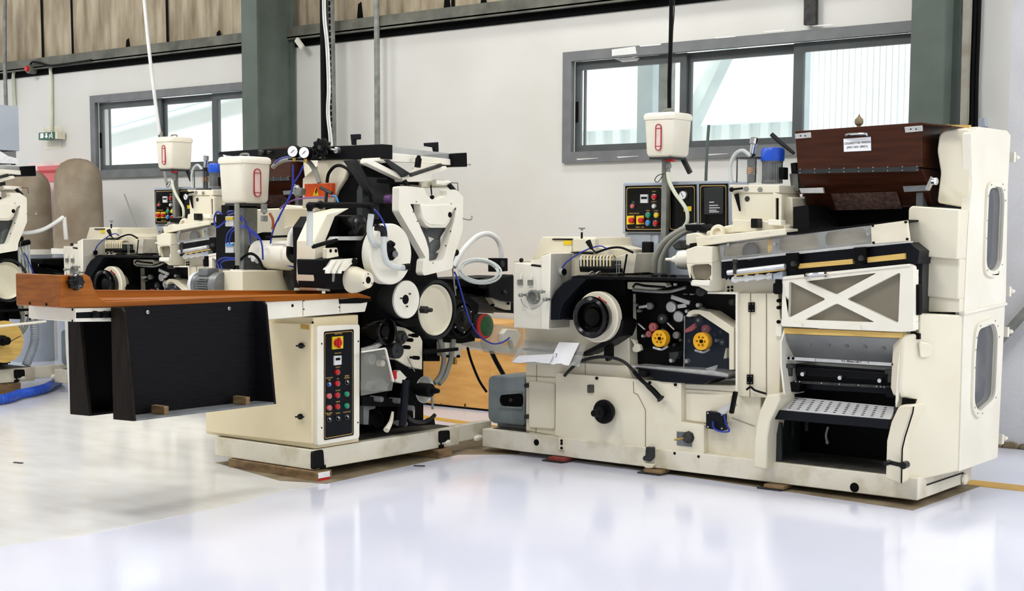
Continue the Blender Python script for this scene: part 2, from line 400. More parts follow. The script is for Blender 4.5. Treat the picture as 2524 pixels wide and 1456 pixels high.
for k in range(14): h = 3.35 + .25 * random.random(); b.sphere((-13.2 + k * .3, 19.9, h / 2 - .2), h / 2, 10, (.2, .2, 1))
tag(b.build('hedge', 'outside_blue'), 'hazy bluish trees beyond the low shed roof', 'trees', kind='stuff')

# ------------------------------------------------------------------ light: overcast daylight in an open hall and unseen area lamps added to brighten it
S.view_settings.exposure = .14
w = bpy.data.worlds.new('overcast'); S.world = w; w.use_nodes = True
bg = w.node_tree.nodes['Background']; bg.inputs['Color'].default_value = (.95, .98, 1, 1); bg.inputs['Strength'].default_value = 1.15
b = MB(); b.box((-24, -4, 6.6), (4, WY + .4, 6.75)); struct(b.build('ceiling', 'wall_grey', smooth=0))
b = MB(); b.box((-24, -4.2, 0), (4, -4, 6.6)); struct(b.build('wall_front', 'wall_paint', smooth=0))
l = bpy.data.lights.new('sun', 'SUN'); l.energy = 9; l.angle = .2
o = bpy.data.objects.new('sun', l); COL.objects.link(o); o.rotation_euler = V((.25, 1, -2.6)).to_track_quat('-Z', 'Y').to_euler()
def lamp(loc, size, power, tgt, c=(1, .985, .96)):
    l = bpy.data.lights.new('unseen_lamp', 'AREA'); l.shape = 'RECTANGLE'; l.size, l.size_y = size; l.energy = power; l.color = c
    o = bpy.data.objects.new('unseen_lamp', l); COL.objects.link(o); o.location = loc
    o.rotation_euler = (V(tgt) - V(loc)).to_track_quat('-Z', 'Y').to_euler(); return o
lamp((2.6, 9.3, 5.2), (2, 2), 150, (-4, 8.2, .9))  # key light from the right, added so the +X faces come out whiter
lamp((-4.5, 4.0, 6.4), (2, 2), 165, (-4.8, 6.5, 0))
lamp((-6.4, 8.6, 6.4), (.9, .9), 110, (-6.3, 6.2, 0))  # position taken from the slant of the trough shadows
lamp((-9.5, 4.0, 6.4), (2, 2), 240, (-9.5, 6.5, 0))
lamp((-14.5, 5.0, 6.4), (2, 2), 220, (-14.5, 7.5, 0))
# ================================================================== cigarette maker (front one), built once and copied for the row behind
MK = thing('cigarette_maker', 'complete cream cigarette making machine at right, with brown wooden hopper and white card', 'machine', (-4.7, 8.2, 0))
YF = 7.77
# ---- base
b = MB(); b.box((-6.36, YF, .035), (-3.13, 8.62, .165)); base = b.build('base', 'cream_dirty', MK, bev=.006)
b = MB(); b.box((-6.3, YF + .05, .163), (-5.98, 8.55, .168)); b.build('oil_tray', 'stain_grey', base)

b = MB(); c = PY((2106, 1201), YF - .001); b.cyl(c, UY, 12 * mpp(c), .004); b.build('access_hole', 'black', base)
b = MB(); c = PY((1322, 1090), YF - .001); b.cyl(c, UY, 8 * mpp(c), .004); b.build('access_hole', 'black', base)
for p in ((1382, 1092), (1592, 1118)):
    b = fy([(p[0] - 6, p[1] - 15), (p[0] + 7, p[1] - 14), (p[0] + 7, p[1] + 17), (p[0] - 6, p[1] + 16)], YF - .012, .014)
    o = b.build('joint_plate', 'cream', base, bev=.002)
    for dy in (-6, 1, 12): cyl_y((p[0] + 1, p[1] + dy), YF - .02, 3.6, .01).build('bolt', 'black', o)
b = fy([(1591, 1101), (1609, 1102), (1609, 1128), (1600, 1138), (1584, 1134), (1584, 1126), (1592, 1120)], YF - .03, .03, r=.008); b.build('latch', 'dark_grey', base, bev=.004)
b = fy([(1580, 1140), (1612, 1144), (1608, 1154), (1590, 1153)], YF - .03, .04, r=.01); b.build('foot_pad', 'cream', base, bev=.006)
b = MB(); b.sphere(PX((2378, 1180), -3.12), .035, 10, (.5, 1.3, 1.1)); b.build('foam_plug', 'white_moulding', base)
b = MB(); b.prism([PX((2284, 1193), -3.128), PX((2374, 1163), -3.128), PX((2374, 1166), -3.128), PX((2284, 1196), -3.128)], (.004, 0, 0)); b.build('seam', 'black', base)

# ---- body
b = fy([(1296, 885), (1545, 900), (1560, 940), (1815, 950), (1875, 975), (1875, 1140), (1296, 1068)], YF + .06, .78); body = b.build('body', 'cream', MK, bev=.006)
b = fy([(1293, 800), (1545, 690), (1552, 905), (1293, 893)], YF + .1, .44); b.build('upper_body', 'cream', MK, bev=.006)
b = fy([(1288, 858), (1445, 871), (1445, 877), (1288, 863)], YF + .02, .12); b.build('ledge', 'black_plate', body)
b = fy([(1303, 938), (1367, 945), (1366, 1058), (1303, 1053)], YF + .045, .02, r=.02); b.build('access_panel', 'cream', body, bev=.006)
for a, c in (((1323, 898), (1321, 1070)), ((1442, 872), (1443, 922)), ((1296, 926), (1368, 930)), ((1296, 1060), (1368, 1073)), ((1681, 958), (1815, 966)), ((1735, 1117), (1860, 1133)), ((1737, 1108), (1738, 1036)), ((1737, 1005), (1860, 1050))):
    b = MB(); b.bar(PY(a, YF + .058), PY(c, YF + .058), .004, .003); b.build('seam', 'seam_line', body)
fpl = [(1370, 918), (1679, 943), (1679, 1040), (1735, 1048), (1735, 1134), (1612, 1119), (1583, 1105), (1395, 1084), (1368, 1072)]
b = fy(fpl, YF + .01, .05, r=.004); fp = b.build('front_panel', 'cream', MK, bev=.004)
b = fy([(1690, 968), (1802, 973), (1802, 1040), (1740, 1042), (1690, 1036)], YF + .05, .02, r=.015); b.build('access_panel', 'cream', body, bev=.006)
b = MB(); q = [(1561, 940), (1562, 968), (1572, 972), (1591, 1010), (1591, 1104)]
for a, c in zip(q, q[1:]): b.bar(PY(a, YF + .008), PY(c, YF + .008), .004, .003)
b.build('seam', 'seam_line', fp)
b = lath_y((1484, 1015), YF - .05, [(0, -.1), (8, -.1), (9, -.09), (9, -.055), (13, -.05), (14, -.02), (14, 0), (27, 0), (30, .012), (30, .03), (24, .034), (24, .06)]); b.build('hand_crank_hub', 'black_plate', fp)
b = fy([(1447, 948), (1462, 948), (1462, 968), (1447, 968)], YF - .002, .015, r=.008); o = b.build('sight_glass', 'stain_grey', fp, bev=.002)
for p in ((1469, 932), (1663, 948), (1662, 1117), (1721, 1125), (1600, 943)):
    cyl_y(p, YF - .004, 3.6, .016).build('screw', 'black', fp)
b = fy([(1668, 1063), (1705, 1066), (1705, 1101), (1668, 1097)], YF + .006, .01); o = b.build('recess', 'grey_plate', fp)
b = lath_y((1690, 1079), YF - .03, [(0, 0), (9, 0), (13, .01), (13, .03), (16, .034), (16, .04)], seg=8); b.build('drain_knob', 'iron', o)
b = MB(); b.tube([PY((1690, 1078), YF - .02), PY((1662, 1084), YF - .05)], .006, 8, False); b.build('drain_lever', 'brass', o)
# operating lever and guard belt
b = MB(); b.tube([PY(p, YF - .03) for p in ((1562, 915), (1577, 933), (1608, 960), (1629, 983))], lambda t: .013 + .006 * (t > .55) + .01 * (t > .93), 8, True, 4); lv = b.build('operating_lever', 'black_plate', MK)
b = MB(); b.tube([PY(p, YF - .02) for p in ((1391, 926), (1408, 908), (1430, 891), (1465, 881), (1502, 880), (1537, 891), (1562, 914), (1577, 932))], .011, 8); b.build('guard_belt', 'rubber', MK)
b = fy([(1490, 852), (1503, 850), (1503, 882), (1494, 890), (1488, 876)], YF - .02, .05); b.build('belt_bracket', 'black', MK)
b = fy([(1572, 912), (1592, 917), (1588, 930), (1574, 928)], YF - .05, .06); b.build('lever_block', 'black_plate', MK, bev=.003)
# limit switch on the lower right of the body
b = fy([(1740, 1013), (1782, 1018), (1782, 1062), (1740, 1055)], YF + .0, .06, r=.006); sw = b.build('switch_plate', 'navy_black', MK, bev=.003)
for p in ((1744, 1018), (1778, 1022), (1778, 1056), (1744, 1052)): cyl_y(p, YF - .006, 2.4, .01).build('screw', 'steel', sw)
b = MB(); b.tube([PY(p, YF - .02) for p in ((1757, 1038), (1760, 1055), (1776, 1063), (1797, 1062), (1790, 1045), (1784, 1020))], .006, 7); b.build('cable', 'hose_blue', sw)
b = MB(); b.prism([PY(p, YF - .02) for p in ((1767, 1013), (1806, 988), (1812, 1000), (1782, 1022))], (0, .03, 0)); b.build('bracket', 'aluminium', sw)
b = MB(); b.bar(PY((1813, 965), YF - .03), PY((1803, 1018), YF - .03), .03, .02); b.build('bracket', 'black', sw)

# ---- mechanism bay
YM = YF + .2
b = fy([(1543, 721), (1816, 721), (1816, 897), (1796, 934), (1557, 903), (1537, 876), (1535, 740)], YM, .3); mp_ = b.build('mechanism_plate', 'black_plate', MK)
b = fy([(1557, 900), (1760, 914), (1796, 922), (1793, 932), (1557, 905)], YF + .03, .18); b.build('drip_tray', 'aluminium', MK)
b = fy([(1564, 905), (1796, 931), (1765, 933), (1732, 947), (1627, 940), (1590, 922)], YF + .0, .2); b.build('sump', 'navy_black', MK, bev=.004)
def pulley(p, r, m, l=.06, hub=None, y=None):
    y = y or YM - l
    b = lath_y(p, y, [(r * .35, 0), (r * .8, 0), (r, .006), (r, .03), (r * .85, .036), (r * .6, .05), (r * .3, l)], seg=22); o = b.build('pulley', m, mp_)
    if hub:
        lath_y(p, y - .008, [(0, 0), (r * .3, 0), (r * .36, .005), (r * .36, .02)], seg=12).build('hub', hub, o)
    return o
for x, y, r in ((1561, 752, 5), (1652, 756, 14), (1670, 780, 14), (1686, 721, 5.5), (1703, 722, 5.5), (1719, 752, 6), (1691, 767, 5), (1583, 828, 4), (1762, 839, 4.5), (1653, 888, 6), (1690, 890, 6)): pulley((x, y), r, 'aluminium')
for x, y, r in ((1598, 754, 9), (1572, 766, 4), (1728, 766, 10), (1664, 826, 9)): pulley((x, y), r, 'galvanised')
for x, y, r in ((1630, 785, 13), (1720, 789, 14), (1750, 832, 8), (1779, 843, 9)): pulley((x, y), r, 'iron', hub='steel')
for x, y, r in ((1607, 806, 11), (1597, 823, 8), (1737, 811, 11)): pulley((x, y), r, 'pink', .07, 'steel')
pulley((1723, 719), 11, 'dark_grey', .2, 'iron')
for p, r in (((1624, 834), 21), ((1727, 841), 22)):
    c = PY(p, YM - .15); k = mpp(c)
    hs = [[c + V((math.cos(a) * .5 * r * k + math.cos(t) * .13 * r * k, 0, math.sin(a) * .5 * r * k + math.sin(t) * .13 * r * k)) for t in [i * math.pi / 4 for i in range(8)]] for a in [j * math.pi / 3 for j in range(6)]]
    b = MB(); b.prism([c + V((math.cos(t) * r * k, 0, math.sin(t) * r * k)) for t in [i * math.pi / 16 for i in range(32)]], (0, .05, 0), hs)
    o = b.build('pulley', 'yellow_wheel', mp_, 'yellow six-hole pulley', bev=.003)
    lath_y(p, YM - .16, [(0, 0), (r * .2, 0), (r * .22, .01), (r * .22, .02)], seg=6).build('hub', 'black', o)
    b = MB(); b.cyl(c + V((0, .051, 0)), UY, r * .9 * k, .1); b.build('shaft', 'black', o)
    b = MB(); b.tube([PY((p[0] - 14, p[1] + 22), YM - .1), PY((p[0] + 6, p[1] + 27), YM - .1), PY((p[0] + 22, p[1] + 19), YM - .1)], .008, 6); b.build('belt_shoe', 'aluminium', mp_)
for a, c, w in (((1655, 731), (1700, 746), .028), ((1671, 755), (1692, 752), .026), ((1575, 757), (1596, 754), .018), ((1645, 795), (1662, 812), .008), ((1573, 797), (1590, 812), .008)):
    b = MB(); b.bar(PY(a, YM - .1), PY(c, YM - .1), .015, w, up=(0, 0, 1)); b.build('link', 'aluminium', mp_, bev=.003)
b = fy([(1553, 833), (1566, 838), (1567, 846), (1576, 850), (1580, 862), (1570, 868), (1560, 866), (1558, 858), (1563, 850)], YM - .1, .03, r=.006); b.build('tension_arm', 'cream', mp_, bev=.003)
b = fy([(1784, 880), (1789, 858), (1791, 858), (1791, 882), (1784, 884)], YM - .1, .03); b.build('tension_arm', 'cream', mp_)
b = fy([(1689, 812), (1712, 796), (1714, 808), (1704, 816), (1686, 820)], YM - .1, .02); b.build('guide_plate', 'pink', mp_)
b = fy([(1648, 868), (1670, 866), (1672, 876), (1664, 886), (1650, 884)], YM - .1, .1); b.build('sensor', 'dark_grey', mp_, bev=.004)
for x, y in ((1660, 850), (1676, 838), (1645, 845), (1698, 840), (1775, 818), (1760, 825), (1632, 812)): lath_y((x, y), YM - .05, [(0, 0), (4, 0), (5, .01), (3, .05)], seg=8).build('bolt', 'iron', mp_)
arc = [(1690, 779), (1697, 768), (1708, 763), (1722, 763), (1749, 768), (1809, 808), (1809, 911), (1797, 911), (1797, 822), (1738, 783), (1722, 773), (1708, 774), (1700, 781)]
b = fy(arc, YF + .06, .14, r=.006); b.build('guard_arm', 'cream', MK, bev=.004)
b = fy([(1688, 780), (1700, 782), (1738, 784), (1795, 823), (1794, 931), (1686, 912)], YF + .07, .006); b.build('bay_window', 'smoked_bay', MK) if 'smoked_bay' in MAT else b.build('bay_window', glass('smoked_bay', (60, 70, 84), .16), MK)
b = MB(); b.bar(PY((1688, 778), YF + .06), PY((1686, 912), YF + .06), .006, .006); b.build('window_edge', 'steel', MK)
b = fy([(1738, 908), (1768, 899), (1766, 906), (1758, 919)], YF + .04, .01); b.build('chute_flap', 'clear_plastic', MK)
b = fy([(1744, 719), (1818, 720), (1818, 978), (1813, 978), (1813, 725), (1744, 724)], YF + .0, .1); b.build('bay_frame', 'white_moulding', MK)
lath_y((1802, 745), YM - .08, [(0, 0), (7, 0), (9, .02), (9, .08)]).build('pivot', 'iron', mp_)

# ---- big drive wheel with its shrouds
b = lath_y((1470, 781), YF - .1, [(40, 0), (60, 0), (63, .008), (63, .05), (52, .06), (20, .2)], seg=48); wh = b.build('drive_wheel', 'cream', MK)
b = lath_y((1453, 782), YF - .19, [(0, .03), (22, .03), (26, .05), (33, .05), (37, .0), (43, -.012), (50, .0), (52, .018), (50, .04), (44, .09), (30, .14)], seg=48); b.build('hand_wheel', 'black_gloss', wh)
b = fy([(1470, 738), (1477, 730), (1482, 736), (1495, 745), (1492, 754), (1481, 748), (1474, 744)], YF - .104, .004); b.build('arrow', 'red', wh, 'red direction arrow')
oc = [(1354, 788), (1353, 768), (1356, 743), (1368, 717), (1387, 697), (1411, 684), (1448, 686), (1420, 712), (1387, 748), (1380, 770), (1379, 788)]
b = fy(oc, YF - .12, .12); b.build('wheel_shroud', 'navy_black', MK, bev=.006)
b = fy([(1379, 788), (1380, 760), (1400, 730), (1448, 686), (1540, 690), (1540, 800), (1420, 788)], YF + .04, .1); b.build('wheel_backing', 'black', MK)
b = fy([(1517, 780), (1536, 790), (1536, 806), (1527, 829), (1492, 852), (1440, 876), (1436, 868), (1480, 845), (1507, 820)], YF - .06, .16); b.build('wheel_shroud', 'black_plate', MK, bev=.004)
b = fy([(1408, 681), (1425, 678), (1700, 685), (1704, 693), (1408, 687)], YF - .12, .6); tb = b.build('table_top', 'black_plate', MK, bev=.004)
b = fy([(1430, 689), (1706, 693), (1706, 724), (1540, 724), (1430, 735)], YF + .12, .4); b.build('table_backing', 'black', MK)
b = fy([(1546, 694), (1640, 696), (1645, 706), (1600, 716), (1546, 712)], YF + .06, .06, r=.01); b.build('cam_cover', 'cream_dirty', MK, bev=.004)
b = MB(); b.tube([PY(p, YF + .05) for p in ((1560, 714), (1610, 718), (1650, 718), (1690, 708))], .01, 8); b.build('guide_rod', 'galvanised', MK)
b = MB(); b.tube([PY(p, YF + .03) for p in ((1560, 708), (1568, 700), (1590, 704), (1640, 708))], .008, 8); b.build('control_link', 'black_gloss', MK)
for x in (1474, 1662): fy([(x - 2, 698), (x + 3, 698), (x + 3, 704), (x - 2, 704)], YF + .08, .02).build('marker', 'white_moulding', MK)
for x, y in ((1503, 682), (1527, 680), (1610, 684), (1634, 682), (1655, 684)):
    b = lath_y((x, y), YF - .1, [(0, 0), (7, 0), (8, .01), (8, .03)], seg=8); b.build('clamp', 'black', tb)
for x in (1450, 1468): fy([(x, 672), (x + 8, 667), (x + 9, 670), (x + 1, 676)], YF - .08, .02).build('clip', 'chrome', tb)

# ---- feed head on the left
tw = [(1266, 641), (1311, 640), (1336, 583), (1466, 584), (1469, 606), (1500, 614), (1500, 684), (1381, 690), (1266, 690)]
b = fy(tw, YF + .14, .45, r=.008); hd = b.build('feed_head', 'cream', MK, bev=.006)
b = fy([(1266, 647), (1336, 654), (1336, 811), (1266, 807)], YF - .12, .42, r=.006); fb = b.build('head_box', 'white_moulding', MK, bev=.006)
b = fy([(1333, 632), (1357, 623), (1352, 812), (1333, 811)], YF - .14, .44); b.prism([PY((1357, 623), YF - .14), PY((1352, 812), YF - .14), PY((1375, 808), YF - .0), PY((1381, 626), YF - .0)], (0, .25, 0)); b.build('head_box_flank', 'white_moulding', MK, bev=.006)
b = fy([(1361, 590), (1409, 590), (1409, 625), (1340, 625)], YF + .13, .02); b.build('recessed_panel', 'cream', hd)
fy([(1361, 588), (1408, 588), (1408, 591), (1361, 591)], YF + .12, .02).build('slot', 'black', hd)
fy([(1407, 621), (1459, 623), (1459, 626), (1407, 624)], YF + .12, .02).build('slot', 'black', hd)
fy([(1412, 588), (1466, 588), (1466, 620), (1412, 620)], YF + .1, .05).build('raised_panel', 'cream', hd, bev=.005)
fy([(1388, 592), (1408, 592), (1408, 603), (1388, 603)], YF + .124, .006).build('warning_label', 'yellow_label', hd)
fy([(1309, 651), (1333, 654), (1333, 658), (1309, 655)], YF - .124, .01).build('slot', 'black', fb)
fy([(1309, 640), (1330, 640), (1333, 652), (1309, 650)], YF - .1, .1).build('lid_flap', 'white_moulding', fb)
b = lath_y((1311, 732), YF - .15, [(12, .012), (13, 0), (17, 0), (18, .01), (18, .03)], seg=28); rg = b.build('port_ring', 'galvanised', fb)
cyl_y((1311, 732), YF - .138, 13, .012).build('port_glass', 'grey_plate', rg)
for t in range(4): 
    a = t * math.pi / 2 + .3; cyl_y((1311 + 14 * math.cos(a), 732 + 17 * math.sin(a)), YF - .155, 2.4, .01).build('stud', 'steel', rg)
for p in ((1280, 727), (1329, 719), (1340, 738)): lath_y(p, YF - .2, [(3, 0), (5, .005), (5, .03), (2.5, .035), (2.5, .08)], seg=12).build('thumb_screw', 'galvanised', fb)
for p in ((1284, 680), (1309, 681)):
    b = MB(); b.bar(PY((p[0] - 2, p[1] + 8), YF - .15), PY((p[0] + 2, p[1] - 8), YF - .14), .012, .01); o = b.build('toggle', 'white_moulding', fb, bev=.003)
    fy([(p[0] - 9, p[1] + 9), (p[0] + 2, p[1] + 9), (p[0] + 2, p[1] + 22), (p[0] - 9, p[1] + 22)], YF - .135, .02).build('catch', 'galvanised', o)
b = MB(); b.tube([PY(p, YF - .16) for p in ((1284, 735), (1290, 750), (1311, 761), (1330, 753), (1340, 742))], .003, 6); b.build('bail_wire', 'steel', fb)
b = MB(); b.sphere(PY((1285, 641), YF - .02), .016, 12); b.build('ball_knob', 'black_gloss', fb)
c = PY((1366, 669), YF - .0); b = MB(); b.lathe(c, (1, -.2, 0), [(.03, 0), (.03, .015), (.02, .02), (.02, .07), (.024, .075), (.024, .1)], 16); o = b.build('suction_port', 'chrome', MK)
b = MB(); b.lathe(c + V((.098, -.02, 0)), (1, -.2, 0), [(.0, .004), (.02, .004), (.02, .0)], 16); b.build('port_mouth', 'black', o)
# nozzle rack
YR = YF + .02
b = fy([(1428, 640), (1506, 643), (1506, 662), (1428, 660)], YR, .12); rk = b.build('nozzle_rack', 'iron', MK)
fy([(1428, 659), (1506, 662), (1506, 672), (1430, 670)], YR - .01, .14).build('rack_base', 'black', rk)
for i in range(10):
    x = 1432 + i * 8; b = MB(); b.tube([PY((x, 656), YR - .012), PY((x, 640), YR - .012), PY((x + 1, 632), YR), PY((x + 8, 629), YR + .04), PY((x + 12, 634), YR + .08)], .006, 6); b.build('nozzle', 'foam' if i % 2 else 'cream_dirty', rk)
for i in range(4):
    x = 1508 + i * 6; b = MB(); b.bar(PY((x, 640), YR + .05), PY((x, 674), YR + .05), .004, .004); b.bar(PY((x, 652), YR + .05), PY((x + 6, 652), YR + .05), .004, .004); b.build('wire_guard', 'aluminium', rk)
b = MB(); b.tube([PY((1434, 620), YF + .14), PY((1434, 572), YF + .14)], .007, 8, False); o = b.build('spindle', 'black', MK)
b = MB(); c = PY((1434, 568), YF + .14); b.cyl(c, UZ, .009, .02); b.bar(c + V((-.024, 0, .015)), c + V((.024, 0, .015)), .012, .008); b.build('spindle_handle', 'galvanised', o)
b = MB(); b.tube([PY((1470, 624), YF), PY((1458, 612), YF)], .006, 8, False); b.tube([PY((1459, 613), YF), PY((1449, 594), YF)], lambda t: .012 + .008 * t, 10, False); b.build('hand_lever', 'black_gloss', MK)
b = fy([(1517, 632), (1545, 625), (1569, 623), (1561, 673), (1520, 676)], YF + .2, .25); o = b.build('knife_housing', 'cream', MK, bev=.005)
fy([(1546, 626), (1569, 623), (1561, 673), (1538, 673)], YF + .19, .012).build('knife_cover', 'cream_dirty', o)
fy([(1543, 626), (1547, 626), (1539, 674), (1535, 674)], YF + .188, .014).build('knife_edge', 'black', o)
b = MB(); b.tube([PY(p, YF) for p in ((1384, 666), (1390, 654), (1402, 641), (1430, 623), (1457, 611), (1479, 606), (1495, 612))], .005, 7); b.build('air_tube', 'hose_blue', MK)
b = MB(); b.tube([PY(p, YF + .1) for p in ((1470, 622), (1500, 612), (1530, 610), (1560, 622))], .008, 7); b.build('cable', 'black', MK)
b = MB(); b.box(PY((1580, 682), 8.25), PY((1600, 682), 8.25) + V((0, .06, .24))); b.build('valve_block', 'black_plate', MK, bev=.008)
fy([(1612, 580), (1622, 580), (1622, 600), (1612, 600)], 8.2, .05).build('solenoid', 'grey_case', MK)

# ---- right-hand cabinet column and hinged doors
b = fy([(1818, 722), (1918, 722), (1926, 810), (1921, 972), (1888, 980), (1818, 976)], YF + .02, .5); cb = b.build('cabinet', 'cream', MK, bev=.004)
for a, c in (((1850, 722), (1848, 978)), ((1819, 722), (1819, 976)), ((1889, 724), (1889, 975))): b = MB(); b.bar(PY(a, YF + .018), PY(c, YF + .018), .004, .004, up=(0, 1, 0)); b.build('seam', 'seam_line', cb)
for p in ((1851, 757), (1847, 935)):
    o = fy([(p[0] - 7, p[1] - 12), (p[0] + 7, p[1] - 12), (p[0] + 7, p[1] + 12), (p[0] - 7, p[1] + 12)], YF + .005, .016).build('hinge', 'black', cb, bev=.002)
    for dx in (-4, 4):
        for dy in (-8, 8): cyl_y((p[0] + dx, p[1] + dy), YF + .002, 1.3, .006).build('rivet', 'steel', o)
b = MB(); b.tube([PY(p, YF - .01) for p in ((1840, 960), (1850, 954), (1862, 962), (1888, 970))], .007, 7); b.build('cable', 'black', cb)
for y in (741, 758, 793):
    cyl_y((1917, y), YF - .02, 4.5, .03).build('bolt', 'black', cb)
fy([(1912, 786), (1926, 788), (1926, 830), (1910, 828)], YF - .0, .03).build('catch_plate', 'white_moulding', cb, bev=.002)

# ---- inclined feed conveyor
YC = YF - .04
b = fy([(1714, 584), (1934, 563), (1936, 578), (1792, 597), (1718, 608)], YC - .02, .25); o = b.build('conveyor_cover', 'cream', MK, bev=.005)
for x, y in ((1748, 586), (1885, 573)): fy([(x - 10, y), (x + 10, y - 2), (x + 10, y + 1), (x - 10, y + 3)], YC - .022, .004).build('slot', 'cream_dirty', o)
b = fy([(1690, 615), (1716, 606), (1755, 607), (1755, 648), (1692, 650)], YC - .05, .3); b.prism([PY((1755, 607), YC - .05), PY((1755, 648), YC - .05), PY((1778, 641), YC + .04), PY((1774, 604), YC + .04)], (0, .15, 0)); b.build('end_box', 'cream', MK, bev=.005)
w8 = [(1702, 657), (1708, 652), (1746, 650), (1753, 655), (1753, 676), (1745, 689), (1709, 689), (1703, 672)]
b = fy([(1692, 650), (1755, 648), (1756, 690), (1746, 718), (1722, 706), (1704, 704), (1700, 690)], YC - .05, .03, [w8]); lb = b.build('lower_box', 'cream', MK, bev=.003)
b = MB(); b.prism([PY((1755, 648), YC - .05), PY((1756, 690), YC - .05), PY((1746, 718), YC - .05), PY((1773, 716), YC + .04), PY((1779, 686), YC + .04), PY((1777, 643), YC + .04)], (0, .2, 0)); b.build('box_flank', 'cream', lb)
fy(w8, YC - .02, .006).build('inspection_pane', 'smoked_plastic', lb); fy([(1698, 650), (1752, 650), (1752, 695), (1698, 695)], YC + .1, .02).build('box_interior', 'stain_grey', lb)
b = fy([(1704, 690), (1750, 690), (1748, 704), (1702, 702)], YC - .07, .1); b.build('box_lip', 'white_moulding', lb, bev=.003)
holes = [fillet([PY(p, YC + .0) for p in h], .03) for h in ([(1786, 604), (1903, 586), (1904, 622), (1782, 634)], [(1921, 586), (2013, 574), (2019, 610), (1921, 620)], [(2034, 572), (2130, 560), (2140, 596), (2035, 606)])]
b = MB(); b.prism([PY(p, YC) for p in ((1773, 604), (2146, 555), (2148, 600), (1777, 640))], (0, .012, 0), holes); wf = b.build('window_strip', 'grey_sheet', MK)
fy([(1776, 606), (2144, 557), (2146, 600), (1779, 638)], YC - .006, .005).build('strip_glazing', glass('strip_clear', (214, 214, 208), .08), wf)
fy([(1776, 606), (2144, 557), (2146, 600), (1779, 638)], YC + .06, .02).build('strip_interior', mat('strip_beige', (222, 212, 190), .5, c2=(196, 184, 160), scale=6, stretch=(1, 1, 4)), wf)
cyl_y((1848, 620), YC + .02, 22, .03).build('feed_roller', 'stain_grey', wf); fy([(1892, 588), (1904, 586), (1904, 624), (1892, 626)], YC + .02, .03).build('foam_block', 'wood_pale', wf)
for x, y in ((1794, 603), (1909, 601), (2138, 577)): lath_y((x, y), YC - .03, [(0, 0), (4, 0), (4.5, .01), (2, .02), (2, .03)], seg=12).build('thumb_screw', 'steel', wf)
b = fy([(2146, 555), (2234, 543), (2240, 594), (2148, 601)], YC - .004, .03); o = b.build('end_panel', 'cream', MK, bev=.002)
for p in ((2150, 556), (2231, 547), (2152, 598), (2235, 589)): cyl_y(p, YC - .012, 3.2, .02).build('screw', 'black', o)
b = fy([(1934, 573), (2234, 541), (2234, 546), (1936, 579)], YC, .3); b.build('top_rail', 'black', MK)
b = fy([(1777, 640), (2240, 594), (2240, 598), (1778, 645)], YC - .01, .06); b.build('side_rail', 'aluminium', MK)
b = fy([(1779, 645), (2240, 597), (2266, 618), (2262, 650), (2243, 652), (1936, 680), (1779, 686)], YC + .03, .3); b.build('conveyor_trough', 'navy_black', MK)
for q in ([(1967, 650), (2101, 638), (2102, 650), (1968, 662)], [(2137, 634), (2228, 624), (2229, 638), (2138, 647)]): fy(q, YC - .0, .04).build('seal_strip', 'wood_pale', MK)
for x, y in ((1952, 646), (2119, 632)):
    b = fy([(x - 16, y - 22), (x + 14, y - 24), (x + 14, y + 4), (x + 8, y + 18), (x - 8, y + 20), (x - 16, y + 8)], YC - .03, .07); o = b.build('bearing_bracket', 'black', MK, bev=.004)
    lath_y((x, y + 4), YC - .06, [(0, 0), (5, 0), (7, .01), (7, .03)], seg=8).build('bracket_nut', 'dark_grey', o)
b = MB(); b.tube([PY((1794, 672), YC - .05), PY((1935, 656), YC - .05)], 6 * .0027, 12, False); rd = b.build('support_rod', 'aluminium', MK)
b = fy([(1810, 676), (1934, 662), (1934, 666), (1810, 680)], YC - .0, .02); b.build('wear_strip', 'wood_pale', MK)
b = MB(); b.bar(PY((1812, 642), YC - .06), PY((1812, 675), YC - .06), .02, .02); c = PY((1812, 643), YC - .06); b.cyl(c - V((0, 0, .01)), UZ, .016, .02); b.build('rod_clamp', 'iron', rd)
P0, P1 = PY((1805, 689), YC + .0), PY((1905, 680), YC + .0)
b = MB(); n = 22; b.lathe(P0, P1 - P0, [(.014 + (.004 if i % 3 else 0) + .004 * math.sin(i), (P1 - P0).length * i / n) for i in range(n + 1)], 12); b.build('corrugated_hose', 'hose_white', MK)
fy([(1905, 674), (1928, 668), (1928, 688), (1906, 690)], YC - .03, .06).build('hose_fitting', 'grey_case', MK, bev=.004)
b = MB(); c = PY((1918, 700), YC - .02); b.lathe(c, UZ, [(.02, -.06), (.03, -.05), (.03, 0), (.018, .01), (.018, .03)], 12); b.build('air_regulator', 'black', MK)
b = fy([(1776, 686), (1915, 676), (1915, 724), (1745, 722), (1776, 700)], YC + .1, .3); o = b.build('bracket_plate', 'cream', MK, bev=.004)
for x, y in ((1789, 686), (1799, 686), (1794, 708), (1803, 707), (1794, 716), (1803, 715), (1778, 710)): cyl_y((x, y), YC + .09, 3, .012).build('screw', 'black', o)

